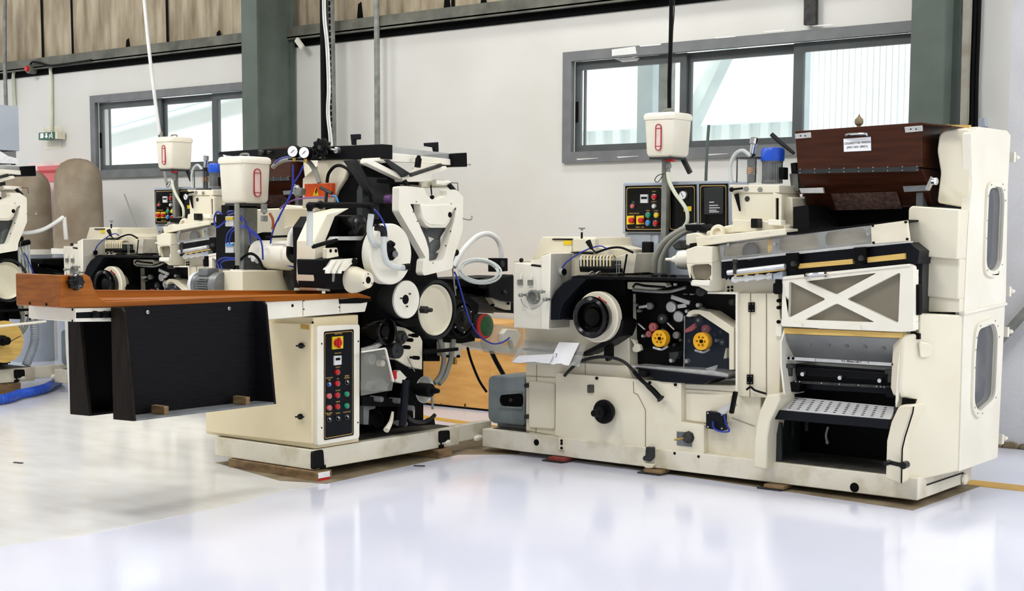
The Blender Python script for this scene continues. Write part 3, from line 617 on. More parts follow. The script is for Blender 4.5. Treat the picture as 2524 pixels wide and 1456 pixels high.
# ---- framed inspection door with the crossed braces
YD = YF - .06
tri = [[(1945, 692), (2036, 737), (1943, 784)], [(1985, 693), (2162, 672), (2061, 726)], [(2219, 670), (2214, 797), (2086, 737)], [(2062, 747), (2157, 794), (1982, 788)]]
fr = [(1929, 681), (2238, 650), (2251, 656), (2251, 816), (2223, 818), (1926, 804)]
b = MB(); q = [PY(p, YD) for p in fr]; b.prism(fillet(q, .012), (0, .05, 0), [fillet([PY(p, YD) for p in t], .018, 3) for t in tri]); dr = b.build('inspection_door', 'white_moulding', MK, bev=.004)
fy([(1936, 688), (2230, 660), (2226, 806), (1936, 795)], YD + .03, .006).build('door_glazing', 'smoked_plastic', dr)
fy([(1935, 685), (2232, 655), (2226, 812), (1934, 800)], YD + .2, .02).build('door_lining', 'grey_plate', dr)
b = fy([(1929, 682), (2240, 650), (2240, 655), (1929, 688)], YD - .008, .02); b.build('door_rim', 'white_moulding', dr)
b = MB(); b.tube([PY((1987, 682), YD), PY((1990, 678), YD - .05), PY((2030, 675), YD - .05), PY((2034, 679), YD)], .013, 10, True, 4); b.build('door_handle', 'chrome', dr)
for y in (675, 693, 803, 783): 
    c = PY((2255, y), YF); b = MB(); b.cyl(c - V((0, 0, .02)), UZ, .02, .045); b.build('hinge', 'white_moulding', dr)
b = fy([(2246, 702), (2266, 700), (2266, 778), (2246, 774)], YF - .02, .05, r=.02); b.build('door_stay', 'black', MK, bev=.006)
b = fy([(1945, 795), (1975, 796), (1975, 806), (1945, 804)], YD - .02, .03); b.build('catch', 'white_moulding', dr)
b = fy([(2092, 800), (2120, 802), (2120, 813), (2092, 811)], YD - .02, .03); b.build('catch', 'white_moulding', dr)
b = fy([(1933, 808), (2224, 820), (2224, 833), (1933, 822)], YD + .02, .06); b.build('seal_batten', 'wood_pale', MK)
b = fy([(2248, 818), (2266, 822), (2266, 836), (2225, 834)], YF + .02, .1); b.build('black_gap_plate', 'black', MK)

# ---- open cutter bay at the lower right
b = fy([(2224, 980), (2257, 984), (2252, 999), (2222, 1000)], YF - .034, .02); b.build('gap_shade', 'black', MK)  # black sheet standing in for the shade in the notch above the arm
b = MB(); p = [PY((1934, 823), YF - .02), PY((2222, 834), YF - .02), PY((2212, 906), YF + .16), PY((1958, 890), YF + .16)]
b.prism(p, (0, .02, .01)); gs = b.build('back_sheet', 'grey_sheet', MK)
for i in range(5): lath_y((1996 + i * 45, 848 + i * 2.4), YF + .03, [(0, 0), (4, 0), (4, .03)], seg=10).build('rivet', 'grey_plate', gs)
b = fy([(1928, 878), (2213, 895), (2213, 903), (1928, 886)], YF + .02, .012); ru = b.build('scale_bar', 'aluminium', MK)
for x, y in ((1932, 882), (1943, 882.5), (1954, 883), (2200, 898), (2209, 899)): cyl_y((x, y), YF + .015, 3.6, .008).build('screw', 'black', ru)
for x, t in ((2078, '4 5'), (2105, '80mm-100 7'), (2010, '|'), (2140, '+')): words(t, 'scale_marking', PY((x, 886 + (x - 2010) * .055), YF + .018), UX, UZ, .018, 'ink', ru)
for s in (0, 1):
    if not s: pts = [(1933, 808), (1937, 812), (1927, 842), (1927, 900), (1936, 975), (1931, 976), (1923, 900), (1923, 840)]
    else: pts = [(2222, 832), (2226, 834), (2217, 900), (2215, 985), (2208, 1004), (2207, 990), (2213, 900)]
    fy(pts, YF - .03, .25).build('bay_cheek', 'white_moulding', MK)
b = fy([(1957, 896), (2210, 914), (2208, 968), (2180, 972), (1945, 958), (1943, 930)], YF + .14, .25); kb = b.build('cutter_block', 'navy_black', MK, bev=.008)
b = fy([(1962, 905), (2205, 922), (2203, 940), (1962, 926)], YF + .08, .06); b.build('cutter_bar', 'black_plate', kb, bev=.005)
b = fy([(1955, 938), (2200, 952), (2200, 958), (1955, 944)], YF + .06, .06); b.build('guide_bar', 'iron', kb, bev=.002)
for p in ((1977, 922), (2069, 931), (2167, 938)): lath_y(p, YF + .02, [(0, 0), (5, 0), (6, .005), (6, .05), (4, .06)], seg=14).build('clamp_knob', 'chrome', kb)
for i, x in enumerate((1960, 1970, 2024, 2068, 2115, 2160, 2170, 2178)): cyl_y((x, 940 + (x - 1960) * .06), YF + .05, 2, .01).build('screw', 'steel', kb)
for p in ((1946, 906), (2197, 921)):
    c = PY(p, YF + .06); b = MB(); b.cyl(c, UZ, .038, .025, 20, .004); b.cyl(c - V((0, 0, .05)), UZ, .02, .05); b.build('adjuster', 'iron', kb)
for p in ((1958, 965), (2195, 978)):
    fy([(p[0] - 12, p[1] - 24), (p[0] + 14, p[1] - 22), (p[0] + 10, p[1] + 2), (p[0] - 12, p[1])], YF + .05, .1).build('end_bracket', 'black', kb, bev=.005)
# slotted discharge plate
A, B_, C_, D = PY((1944, 976), YF + .12), PY((2207, 1002), YF + .12), PY((2194, 1034), YF - .04), PY((1919, 1008), YF - .04)
b = MB(); nrm = (B_ - A).cross(D - A).normalized(); nrm = -nrm if nrm.z < 0 else nrm
b.prism([A, B_, C_, D], -nrm * .02); pl = b.build('discharge_plate', 'button_white', MK, bev=.002)
bs = MB()
for i in range(11):
    for j in range(6):
        u, w = .09 + i * .083, .16 + j * .14; c = A.lerp(B_, u).lerp(D.lerp(C_, u), w) + nrm * .0015
        ux = (B_ - A).normalized(); vx = nrm.cross(ux); bs.obox(c, ux * .008 + vx * .002, vx * .0025, nrm * .001)
bs.build('slot_pattern', 'iron', pl)
b = fy([(1912, 1010), (2194, 1034), (2190, 1057), (1909, 1033)], YF - .05, .04); b.build('discharge_bar', 'navy_black', MK, bev=.004)
b = fy([(1935, 930), (2212, 945), (2196, 1050), (2184, 1182), (1886, 1157), (1888, 1030)], YF + .45, .02); b.build('bin_back', 'black', MK)
b = MB(); b.box((PY((1890, 1155), YF).x, YF + .02, .166), (PY((2183, 1179), YF).x, YF + .45, .172)); b.build('bin_floor', 'stain_grey', MK)
for x, k in ((1893, -1), (2186, 1)):
    x = PY((x, 1100), YF).x + k * .02; b = MB(); b.box((x - .01, YF + .06, .17), (x + .01, YF + .46, .56)); b.build('bin_side', 'dark_grey', MK)
b = MB(); b.tube([PY((2041, 1052), YF + .25), PY((2036, 1072), YF + .25), PY((2039, 1090), YF + .25)], .007, 7); b.sphere(PY((2039, 1090), YF + .25), .012, 8); b.build('drain_pipe', 'hose_grey', MK)
for x in (1950, 1984): fy([(x, 1040), (x + 7, 1041), (x + 7, 1062 + (x < 1960) * 18), (x, 1062 + (x < 1960) * 18)], YF + .3, .01).build('hanger', 'iron', MK)
b = MB(); b.tube([PY((1985, 1140), YF + .3), PY((1995, 1145), YF + .28), PY((2100, 1158), YF + .28)], .008, 7); b.build('bin_pipe', 'galvanised', MK)
b = MB(); q = [(2252, 1002), (2250, 1016), (2240, 1048), (2231, 1076), (2224, 1106), (2222, 1190)]; q = [PY(p, YF - .102) for p in q]; b.tube(q, .004, 6, False); b.build('arm_seam', 'black', MK)
def arm(front, Y, d):
    b = fy(front, Y, d); return b.build('bay_arm', 'cream', MK, bev=.012, seg=3)
arm([(1889, 972), (1921, 970), (1923, 984), (1911, 1012), (1898, 1037), (1891, 1076), (1889, 1157), (1857, 1152), (1859, 1083), (1865, 1040), (1872, 1012)], YF - .1, .2)
fy([(1898, 1036), (1891, 1076), (1889, 1157), (1926, 1146), (1926, 1042)], YF + .02, .02).build('arm_lining', 'dark_grey', MK)
arm([(2213, 1003), (2222, 998), (2250, 997), (2249, 1014), (2238, 1048), (2230, 1072), (2223, 1104), (2222, 1192), (2182, 1180), (2185, 1086), (2196, 1040)], YF - .1, .2)
c = PY((2228, 1146), YF - .12); c2 = PY((2192, 1139), YF - .16)
b = MB(); b.cyl(c + V((0, .04, 0)), -UY, .022, .06, 16, .004); b.bar(c - V((0, .01, 0)), c2, .014, .024); b.lathe(c2 + V((0, .01, 0)), -UY, [(.014, 0), (.018, .02), (.014, .06)], 12); b.build('crank_handle', 'black_gloss', MK)

# ---- moulded side cover
XC = -2.99
def edge(p): return PX(p, XC)
Yt = edge((2395, 420)).y
F1u = [(2309, 500), (2318, 425), (2309, 372), (2314, 333), (2326, 321), (2400, 313), (2404, 326), (2396, 450), (2393, 514)]
def cover(pts, Y, d, r=0):              # front of the cover; its right side ends on the plane of the end leaf
    q = [PY(p, Y) for p in pts]; mx = max(p[0] for p in pts)
    for p, t in zip(q, pts):
        if t[0] > mx - 22: p.x = XC - .004 - (.03 if t[1] < 322 else 0)
    return MB().prism(fillet(q, r) if r else q, (0, d, 0))
yw = edge((2424, 560)).y - .03
b = cover(F1u, Yt, yw - Yt, r=.02); cv = b.build('side_cover', 'cream_gloss', MK, bev=.02, seg=4)
b = cover([(2239, 514), (2247, 507), (2388, 515), (2376, 640), (2268, 631), (2266, 619), (2244, 614), (2238, 600)], Yt - .16, yw - Yt + .16, r=.015); b.build('cover_shoulder', 'cream_gloss', cv, bev=.022, seg=4)
b = cover([(2268, 628), (2376, 638), (2372, 738), (2264, 729)], Yt - .12, yw - Yt + .12); b.build('cover_band', 'cream_gloss', cv, bev=.012, seg=3)
b = cover([(2265, 728), (2373, 736), (2378, 770), (2267, 768)], Yt - .1, yw - Yt + .1); b.build('cover_band', 'cream_gloss', cv, bev=.008, seg=3)
# lower door: a slanted front leaf
a0 = PY((2222, 1190), YF - .03); a1 = edge((2363, 1160)); nn = V((-(a1.y - a0.y), a1.x - a0.x, 0)); nn = nn if nn.y < 0 else -nn; nn.normalize()
low = [(2266, 772), (2374, 776), (2363, 1161), (2222, 1194), (2224, 1108), (2250, 1018), (2257, 986), (2226, 980), (2219, 960), (2226, 832), (2232, 824), (2266, 822)]
q = [onp(p, a0, nn) for p in low]; b = MB(); b.prism(q, -nn * .12); ld = b.build('cover_door', 'cream_gloss', cv, bev=.012, seg=3)
q = fillet([onp(p, a0 + nn * .004, nn) for p in ((2262, 839), (2292, 846), (2298, 856), (2294, 878), (2266, 882))], .02); b = MB(); b.prism(q, nn * .012); b.build('grip', 'cream_gloss', ld, bev=.006)
# right leaf of the cover (faces the end of the line)
b = MB(); top = [(2393, 330), (2412, 312), (2482, 322), (2491, 334), (2484, 460), (2479, 750)]
hu = fillet([edge(p) for p in ((2432, 464), (2465, 461), (2470, 490), (2463, 652), (2446, 670), (2425, 660), (2428, 560))], .06, 5)
hl = fillet([edge(p) for p in ((2405, 812), (2446, 796), (2454, 824), (2447, 980), (2408, 1014), (2396, 995), (2399, 880))], .06, 5)
b.prism([edge(p) for p in [(2376, 772), (2386, 560), (2396, 452)] + top], (-.05, 0, 0), [hu]); o1 = b.build('end_leaf', 'white_moulding', cv)
b = MB(); b.prism([edge(p) for p in ((2376, 771), (2477, 749), (2475, 800), (2459, 1127), (2364, 1161))], (-.05, 0, 0), [hl]); o2 = b.build('end_leaf', 'white_moulding', cv)
b = MB(); b.prism([edge((2374, 776)) + V((.012, 0, 0)), edge((2479, 752)) + V((.012, 0, 0)), edge((2479, 745)) + V((.012, 0, 0)), edge((2374, 768)) + V((.012, 0, 0))], (-.04, 0, 0)); b.build('leaf_rim', 'white_moulding', cv, bev=.004)
for h, o in ((hu, o1), (hl, o2)):
    cc = sum(h, V()) / len(h); big = [cc + (p - cc) * 1.16 for p in h]; big = [p + V((.016, 0, 0)) for p in big]
    b = MB(); b.prism(big, (-.02, 0, 0), [[p + V((.016, 0, 0)) for p in h]]); f = b.build('window_rim', 'white_moulding', o, bev=.004)
    b = MB(); b.prism([p - V((.012, 0, 0)) for p in h], (-.004, 0, 0)); b.build('window_pane', 'grey_glass', o)
    s = MB()
    for i in range(0, len(h), 4):
        p = cc + (h[i] - cc) * 1.09 + V((.015, 0, 0)); s.cyl(p, UX, .005, .005, 8)
    s.build('screw', 'steel', o)
b = MB(); c = PX((2424, 915), XC - .1); b.lathe(c, UX, [(.03, -.2), (.13, -.2), (.13, -.02), (.11, 0), (.05, .0), (.045, .05), (0, .05)], 28); b.build('fan_motor', 'white_moulding', cv)
b = MB(); b.box((XC - .34, edge((2390, 500)).y + .05, .3), (XC - .3, edge((2478, 600)).y, 2.05)); b.build('cover_lining', 'grey_plate', cv)
b = MB(); ye = edge((2478, 600)).y; zc_ = PY((2400, 318), Yt).z; b.box((XC - .3, yw, zc_ - .03), (XC - .052, ye, zc_ - .005)); b.build('cover_top', 'cream_gloss', cv)
b = MB(); b.box((XC - .3, ye - .02, .3), (XC - .052, ye, zc_ - .03)); b.build('cover_back', 'grey_plate', cv)
for p in ((2493, 387), (2482, 718), (2477, 818), (2464, 1082)):
    c = PX(p, XC - .02); b = MB(); b.box(c - V((.02, .01, .03)), c + V((.02, .02, .03))); b.lathe(c + V((0, .01, 0)), (.25, 1, 0), [(.012, 0), (.012, .03), (.018, .032), (.01, .07)], 10); b.build('latch', 'white_moulding', cv)
b = fy([(2225, 820), (2268, 815), (2268, 1010), (2222, 1010)], YF + .12, .3); b.build('cover_support', 'black', MK)
b = fy([(2240, 600), (2275, 625), (2268, 830), (2245, 830), (2250, 650)], YF + .08, .3); b.build('cover_support', 'dark_grey', MK)

# ---- wooden hopper
YH = 7.98
b = fy([(1959, 323), (2273, 301), (2272, 412), (1966, 420)], YH, .4); hp = b.build('hopper_box', 'wood_dark', MK, bev=.003)
xr = PY((2273, 301), YH).x; k = PY((2273, 301), YH).z; k2 = PY((2272, 412), YH).z
p = [PY((1966, 424), YH), PY((2272, 416), YH), PY((2286, 448), YH + .06), PY((2297, 506), YH + .2), PY((1990, 520), YH + .2), PY((1978, 464), YH + .06)]
b = MB(); b.loops([[p[0], p[1], p[1] + V((0, .42, 0)), p[0] + V((0, .42, 0))], [p[5], p[2], p[2] + V((0, .36, 0)), p[5] + V((0, .36, 0))], [p[4], p[3], p[3] + V((0, .2, 0)), p[4] + V((0, .2, 0))]]); lh = b.build('hopper_chute', 'wood_dark', MK, bev=.003)
dn = V((0, -.14, -.1)); dn.normalize()
pn = [V(PY(q, 0)) if False else onp(q, p[5] + dn * .006, (p[2] - p[5]).cross(p[4] - p[5]).normalized()) for q in ((2050, 477), (2211, 472), (2224, 514), (2062, 518))]
b = MB(); b.prism(pn, V((0, -.01, 0))); mat('tobacco', (128, 96, 84), .6, c2=(74, 50, 42), scale=40, detail=8); b.build('chute_window', 'tobacco', lh)
fy([(1966, 418), (2264, 410), (2264, 422), (1966, 428)], YH - .004, .01).build('hinge_strip', 'dark_grey', hp)
for i in range(9):
    for j in range(2): lath_y((1972 + i * 36, 417 - i * .9 + j * 9), YH - .008, [(0, 0), (1.5, 0), (2, .005)], seg=8).build('stud', 'chrome', hp)
for q in ([(1959, 330), (1998, 326), (1999, 339), (1960, 342)], [(2229, 313), (2273, 309), (2274, 323), (2231, 327)]):
    o = fy(q, YH - .008, .01).build('corner_clip', 'aluminium', hp, bev=.002)
    for t in (.35, .65): cyl_y((q[0][0] + (q[1][0] - q[0][0]) * t, (q[0][1] + q[2][1]) / 2), YH - .011, 2, .005).build('rivet', 'dark_grey', o)
b = MB(); b.tube([PY((2084, 336), YH), PY((2089, 332), YH - .03), PY((2132, 330), YH - .03), PY((2138, 333), YH)], .009, 10, True, 4); b.build('hopper_handle', 'chrome', hp)
b = fy([(2079, 342), (2146, 337), (2147, 371), (2080, 374)], YH - .004, .003); cd_ = b.build('name_card', 'paper', hp)
ud = (PY((2146, 337), YH) - PY((2079, 342), YH)).normalized()
words('CIGARETTES MAKER', 'card_text', PY((2113, 352), YH - .005), ud, UZ, .0185, 'ink', cd_); words('(M/C NO: 28431)', 'card_text', PY((2113, 362), YH - .005), ud, UZ, .0185, 'ink', cd_)
b = MB(); c = PY((2117, 310), YH + .12); b.lathe(c, UZ, [(.02, -.03), (.012, 0), (.024, .01), (.027, .024), (.024, .04), (.01, .054), (.005, .062), (0, .074)], 16); b.build('finial', mat('stone', (150, 136, 100), .6, c2=(116, 100, 70), scale=30), hp)
b = fy([(2272, 303), (2345, 309), (2345, 313), (2272, 307)], YH + .0, .35); b.build('hopper_lid_edge', 'wood_dark', hp)
b = fy([(2330, 307), (2392, 308), (2388, 316), (2320, 316)], YH + .5, .02); b.build('plank_edge', 'wood_pale', hp)
fy([(1969, 464), (2028, 462), (2030, 476), (1974, 476)], YH + .02, .02).build('chute_clip', 'aluminium', lh, bev=.002)
fy([(2225, 459), (2284, 456), (2287, 470), (2228, 473)], YH + .02, .02).build('chute_clip', 'grey_plate', lh, bev=.002)
b = MB(); b.bar(PY((2286, 468), YH), PY((2300, 436), YH), .03, .02); b.lathe(PY((2297, 447), YH - .01), (1, -.3, 0), [(.012, 0), (.022, .01), (.022, .03), (.01, .035)], 12); b.build('chute_clamp', 'chrome', lh)
b = fy([(1985, 466), (2290, 500), (2244, 546), (1945, 575), (1960, 520)], YH + .36, .1); b.build('elevator_throat', 'black', MK)
b = MB(); b.tube([PY((1902, 331), 8.1), PY((1925, 352), 8.1), PY((1957, 378), 8.1)], lambda t: .015 - .005 * (t > .5), 8, False); b.build('hopper_lever', 'rubber', MK)
fy([(1948, 402), (1962, 400), (1964, 426), (1950, 428)], YH + .02, .06).build('hopper_hinge', 'black', MK, bev=.004)
b = fy([(1946, 428), (1966, 426), (1968, 470), (1950, 468)], YH + .1, .1); b.build('hopper_bracket', 'galvanised', MK)
fy([(2002, 535), (2010, 562), (2000, 566)], YH + .3, .01).build('chute_flap', 'white_moulding', MK)

# ---- gearbox with blue-capped motor
YG = 7.88
b = fy([(1802, 474), (1918, 474), (1918, 556), (1803, 549)], YG, .3); gb = b.build('gearbox', 'cream', MK, bev=.01)
b = fy([(1798, 455), (1920, 456), (1920, 475), (1800, 475)], YG - .01, .34); b.build('gearbox_lid', 'cream', gb, bev=.004)
b = fy([(1905, 474), (1926, 480), (1926, 560), (1905, 558)], YG - .02, .03, [[(1911, 488), (1919, 488), (1919, 545), (1911, 545)]]); b.build('gearbox_flange', 'cream', gb, bev=.003)
b = fy([(1912, 488), (1918, 488), (1918, 545), (1912, 545)], YG - .005, .004); b.build('flange_slot', 'black', gb)
cyl_y((1841, 490), YG - .004, 7, .01).build('sight_glass', 'iron', gb)
b = MB(); b.tube([PY((1815, 478), YG - .02), PY((1824, 520), YG - .02)], lambda t: .016 - .01 * t, 8, False); b.sphere(PY((1803, 467), YG - .03), .016, 8); b.bar(PY((1803, 467), YG - .03), PY((1830, 464), YG - .03), .016, .012); b.build('regulator_lever', 'black', gb)
for x, y in ((1838, 465), (1872, 467)): cyl_y((x, y), YG - .02, 6, .02).build('dial', 'galvanised', gb)
b = fy([(1808, 540), (1900, 545), (1935, 555), (1935, 572), (1800, 572)], YG - .06, .35); b.build('gearbox_foot', 'cream', gb, bev=.006)
b = fy([(1850, 538), (1868, 538), (1868, 562), (1850, 562)], YG - .12, .06, r=.008); b.build('push_button', 'black_gloss', MK, bev=.004)
fy([(1893, 540), (1925, 542), (1925, 556), (1893, 554)], YG - .1, .06).build('terminal', 'white_moulding', gb, bev=.003)
c = PY((1903, 452), YG + .14); kk = mpp(c)
b = MB(); n = 26; prof = []
rings = []
for z, f_ in ((0, 1), (.012, 1), (.02, .97), (.125, .97), (.13, 1.0), (.14, 1)):
    rings.append([c + V((math.cos(2 * math.pi * i / 52), math.sin(2 * math.pi * i / 52), 0)) * (26 * kk * (f_ if (f_ == 1 or i % 2) else f_ * .9)) + V((0, 0, z)) for i in range(52)])
b.loops(rings); mt = b.build('motor', 'motor_grey', MK)
b = MB(); b.lathe(c + V((0, 0, .138)), UZ, [(.072, 0), (.074, .01), (.074, .065), (.066, .08), (.03, .084)], 28); b.build('motor_cap', 'blue', mt, 'blue fan cap')
b = fy([(1919, 412), (1932, 412), (1932, 442), (1919, 442)], YG + .1, .06); b.build('terminal_box', 'black', mt, bev=.004)
x0, x1 = PY((1816, 450), YG + .06).x, PY((1862, 450), YG + .06).x; z0 = PY((1816, 450), YG + .06).z
b = MB(); b.prism([(x0, YG + .06, z0), (x1, YG + .06, z0), (x1, YG + .06, z0 + .15), (x0, YG + .06, z0 + .15)], (0, .14, 0)); lu = b.build('lubricator_case', glass('case_clear', (220, 226, 226), .18), MK)
b = MB()
for x in (x0, x1):
    for y in (YG + .06, YG + .2): b.bar((x, y, z0), (x, y, z0 + .155), .006, .006)
b.box((x0 - .005, YG + .055, z0 + .15), (x1 + .005, YG + .205, z0 + .157)); b.build('case_frame', 'iron', lu)
xm = (x0 + x1) / 2; b = MB(); b.lathe((xm, YG + .13, z0), UZ, [(.024, 0), (.024, .05), (.018, .052), (.018, .1), (.03, .105), (.03, .148), (.014, .15), (.012, .165), (.022, .167), (.022, .18)], 18); b.build('lubricator', 'iron', lu)
for i in range(4):
    b = MB(); b.lathe((xm, YG + .13, z0 + .055 + i * .011), UZ, [(.03, 0), (.036, .004), (.03, .008)], 20); b.build('coil_ring', 'copper', lu)
b = MB(); a = V((xm, YG + .13, z0 + .18)); b.lathe(a, (.15, 0, 1), [(.016, 0), (.018, .06), (.026, .065), (.026, .1), (.014, .105)], 12); b.build('oil_nozzle', 'chrome', lu)
b = MB(); b.tube([PY(p, YG + .08) for p in ((1850, 386), (1832, 371), (1812, 380), (1800, 410), (1803, 450))], .012, 9); b.build('oil_hose', 'clear_hose', lu)
b = fy([(1918, 480), (1952, 486), (1956, 560), (1926, 560)], YG + .1, .3); b.build('side_housing', 'cream', gb, bev=.008)
b = MB(); c = PY((1936, 510), YG + .12); b.lathe(c, (.7, -.7, 0), [(.05, -.06), (.062, -.05), (.062, 0), (.04, .02), (0, .02)], 18); b.build('fan_wheel', 'black', gb)
b = fy([(1955, 510), (1992, 505), (1996, 575), (1955, 575)], YG - .0, .4); b.build('duct', 'black_plate', MK)

# ---- things on the bed between gearbox and head: suction bell, hoses, upper conveyor box
b = MB(); c = PY((1682, 640), YF + .15); b.lathe(c, (-.9, -.35, 0), [(.05, -.06), (.062, -.05), (.062, 0), (.055, .03), (.03, .045), (.022, .06), (.012, .075), (.01, .11)], 22); b.build('suction_bell', 'white_moulding', MK)
fy([(1672, 592), (1720, 588), (1722, 610), (1664, 616), (1655, 604)], YF + .2, .2).build('fan_housing', 'iron', MK, bev=.008)
b = fy([(1690, 577), (1716, 573), (1735, 582), (1720, 606), (1690, 604)], YF + .15, .1); b.build('cover_block', 'cream', MK, bev=.008)
for dx, r in ((0, .022), (16, .018)):
    b = MB(); b.tube([PY((x + dx, y), YF + .3) for x, y in ((1610, 672), (1614, 640), (1630, 606), (1655, 582), (1690, 562), (1720, 556))], r, 10); b.build('suction_hose', 'hose_grey', MK)
fy([(1687, 553), (1728, 552), (1738, 560), (1736, 570), (1690, 568)], YF + .2, .15).build('hose_clamp', 'black_plate', MK, bev=.006)
c = PY((1766, 573), YF + .12); b = MB(); b.lathe(c, (0, -1, .2), [(.05, -.1), (.055, -.01), (.045, 0), (.03, .0), (.028, -.02)], 22); b.build('pipe_elbow', 'cream', MK)
b = fy([(1740, 570), (1790, 556), (1850, 545), (1850, 566), (1740, 586)], YF + .16, .2); b.build('rear_cover', 'cream', MK, bev=.01)
b = fy([(1700, 600), (1780, 590), (1775, 610), (1700, 622)], YF + .1, .2); b.build('rear_bracket', 'black_plate', MK)

# ---- motor guard at the left end
XG = -6.36
b = fy([(1203, 932), (1212, 925), (1292, 930), (1292, 1050), (1212, 1042), (1202, 1030)], YF + .1, .35, r=.03); mg = b.build('motor_guard', 'grey_guard', MK, bev=.012, seg=3)
b = fy([(1232, 978), (1240, 969), (1287, 970), (1287, 1002), (1240, 1001), (1232, 992)], YF + .088, .015, r=.03); o = b.build('guard_slot', 'black', mg)
fy([(1232, 970), (1286, 966), (1286, 969), (1234, 973)], YF + .084, .02).build('slot_rim', 'grey_guard', mg); fy([(1234, 1000), (1286, 1003), (1286, 1007), (1234, 1004)], YF + .084, .02).build('slot_rim', 'grey_guard', mg)
lath_y((1257, 986), YF + .075, [(2, 0), (4, 0), (5, .01), (5, .02)], seg=12).build('shaft_end', 'iron', o)
for y in (950, 1027): lath_y((1295, y), YF + .03, [(0, 0), (5, 0), (6, .01), (6, .05)], seg=12).build('guard_bolt', 'dark_grey', mg)
b = MB(); b.box((-6.34, YF + .15, .166), (-6.05, YF + .42, .19)); b.build('guard_foot', 'grey_sheet', mg)
# ================================================================== filter tipping machine with its cabinet, delivery table, troughs and tank
XF = -6.43
ZCT = PX((790, 781), XF).z           # top of the control cabinet
TP = thing('tipping_machine', 'complete cream filter tipping machine at centre, open front with stacked wheels and drums', 'machine', (-7.0, 7.2, 0))
YB = PX((772, 1160), XF).y
b = MB(); b.box((PY((529, 1110), YB).x, YB, .062), (XF, 7.6, .19)); tbase = b.build('base', 'cream_dirty', TP, bev=.006)
b = MB(); b.box((XF - .1, 7.602, .07), (XF - .045, 8.02, .19)); b.build('base_link', 'cream_dirty', tbase, bev=.006)
b = MB(); b.box((-7.45, 6.65, .19), (XF - .06, 7.56, .196)); b.build('oil_tray', 'stain_grey', tbase)
for q in ([(771, 1112), (797, 1107), (800, 1150), (771, 1158)], [(1083, 1062), (1109, 1060), (1109, 1086), (1083, 1092)]):
    fx(q, XF + .01, .02, r=.02).build('jack_pocket', 'black_plate', tbase)
for p in ((790, 1163), (1082, 1096)):
    c = PX(p, XF - .02); b = MB(); b.cyl(V((c.x, c.y, .068)), UZ, .022, .06); b.cyl(V((c.x, c.y, .064)), UZ, .035, .02); b.build('levelling_foot', 'black', tbase)
b = MB(); b.sphere(PX((1102, 1089), XF + .0), .03, 10, (.6, 1.2, .7)); b.build('foam_plug', 'white_moulding', tbase)
b = MB(); b.sphere(PX((1180, 1080), XF - .02), .04, 10, (.6, 1.4, .7)); b.build('foam_plug', 'white_moulding', tbase)

# dark inner frame that carries the wheels
b = fx([(893, 720), (893, 410), (960, 400), (1000, 440), (1030, 500), (1050, 560), (1080, 690), (1120, 700), (1180, 750), (1170, 840), (1060, 860), (1010, 800), (940, 800), (893, 850)], XF - .22, .35); inner = b.build('inner_frame', 'black', TP)
b = fx([(893, 800), (960, 790), (1000, 850), (1000, 1060), (893, 1080)], XF - .5, .2); b.build('lower_backing', 'grey_plate', TP)
b = fx([(893, 470), (905, 440), (935, 480), (935, 540), (893, 540)], XF - .18, .05); b.build('guide_cover', 'dark_grey', TP)
b = MB(); b.prism([PX(p, XF - .12) for p in ((862, 395), (880, 393), (925, 470), (920, 482))], (-.06, 0, 0)); b.build('slanted_plate', 'dark_grey', TP)
b = fy([(832, 432), (870, 400), (905, 440), (920, 500), (880, 505), (826, 500)], PX((880, 450), XF - .3).y, .2); b.build('inclined_chute', 'dark_grey', TP)

# ---- top: black beam along the wall direction, clear cover, struts
YT = PX((940, 375), XF).y
b = fy([(540, 374), (624, 368), (942, 355), (942, 391), (700, 393), (624, 392), (540, 380)], YT, .1); beam = b.build('top_beam', 'black_plate', TP, bev=.004)
b = MB(); c = PY((793, 365), YT - .05); kk = mpp(c); ka = V((.3, -1, .05)).normalized(); ku = ka.cross(UZ).normalized(); kv = ku.cross(ka)
ring = lambda y, f_: [c + ka * y + (ku * math.cos(i * math.pi / 40) + kv * math.sin(i * math.pi / 40)) * (23 + 2.2 * math.cos(i * math.pi / 4)) * kk * f_ for i in range(80)]
b.loops([ring(-.03, .7), ring(-.02, 1), ring(.015, 1), ring(.022, .88), ring(.018, .5), ring(.026, .42), ring(.03, .2)]); kn = b.build('star_knob', 'black_gloss', TP)
b = MB(); b.lathe(c + ka * .028, ka, [(.011, 0), (.014, .006), (.008, .008)], 16); b.build('knob_hub', 'iron', kn)
b = MB(); b.cyl(PY((793, 367), YT - .03), UY, .02, .05); b.build('knob_shaft', 'steel', kn)
b = MB(); b.tube([PY((806, 366), YT - .03), PY((829, 370), YT - .03)], .008, 8, False); b.build('clamp_pin', 'steel', beam)
for p, r, m in (((640, 376), 7, 'iron'), ((660, 375), 4, 'iron'), ((827, 370), 8, 'steel')): lath_y(p, YT - .03, [(r * .5, 0), (r * .6, -.006), (r, 0), (r, .04)], seg=14).build('bolt_head', m, beam)
for pts in ([(863, 331), (884, 330), (884, 343), (873, 344), (873, 357), (866, 357)],): fy(pts, YT + .04, .025).build('stop_bracket', 'navy_black', TP, bev=.003)
fx([(1050, 352), (1081, 350), (1082, 374), (1073, 373), (1071, 363), (1051, 360)], XF - .15, .025).build('stop_bracket', 'navy_black', TP, bev=.003)
b = fx([(942, 359), (1117, 379), (1118, 393), (942, 377)], XF - .02, .3); b.build('top_cover', glass('cover_clear', (196, 198, 196), .55), TP)
b = fx([(942, 374), (1119, 393), (1119, 408), (1080, 403), (904, 396), (904, 390), (942, 388)], XF - .01, .05); b.build('top_rail', 'white_moulding', TP, bev=.003)
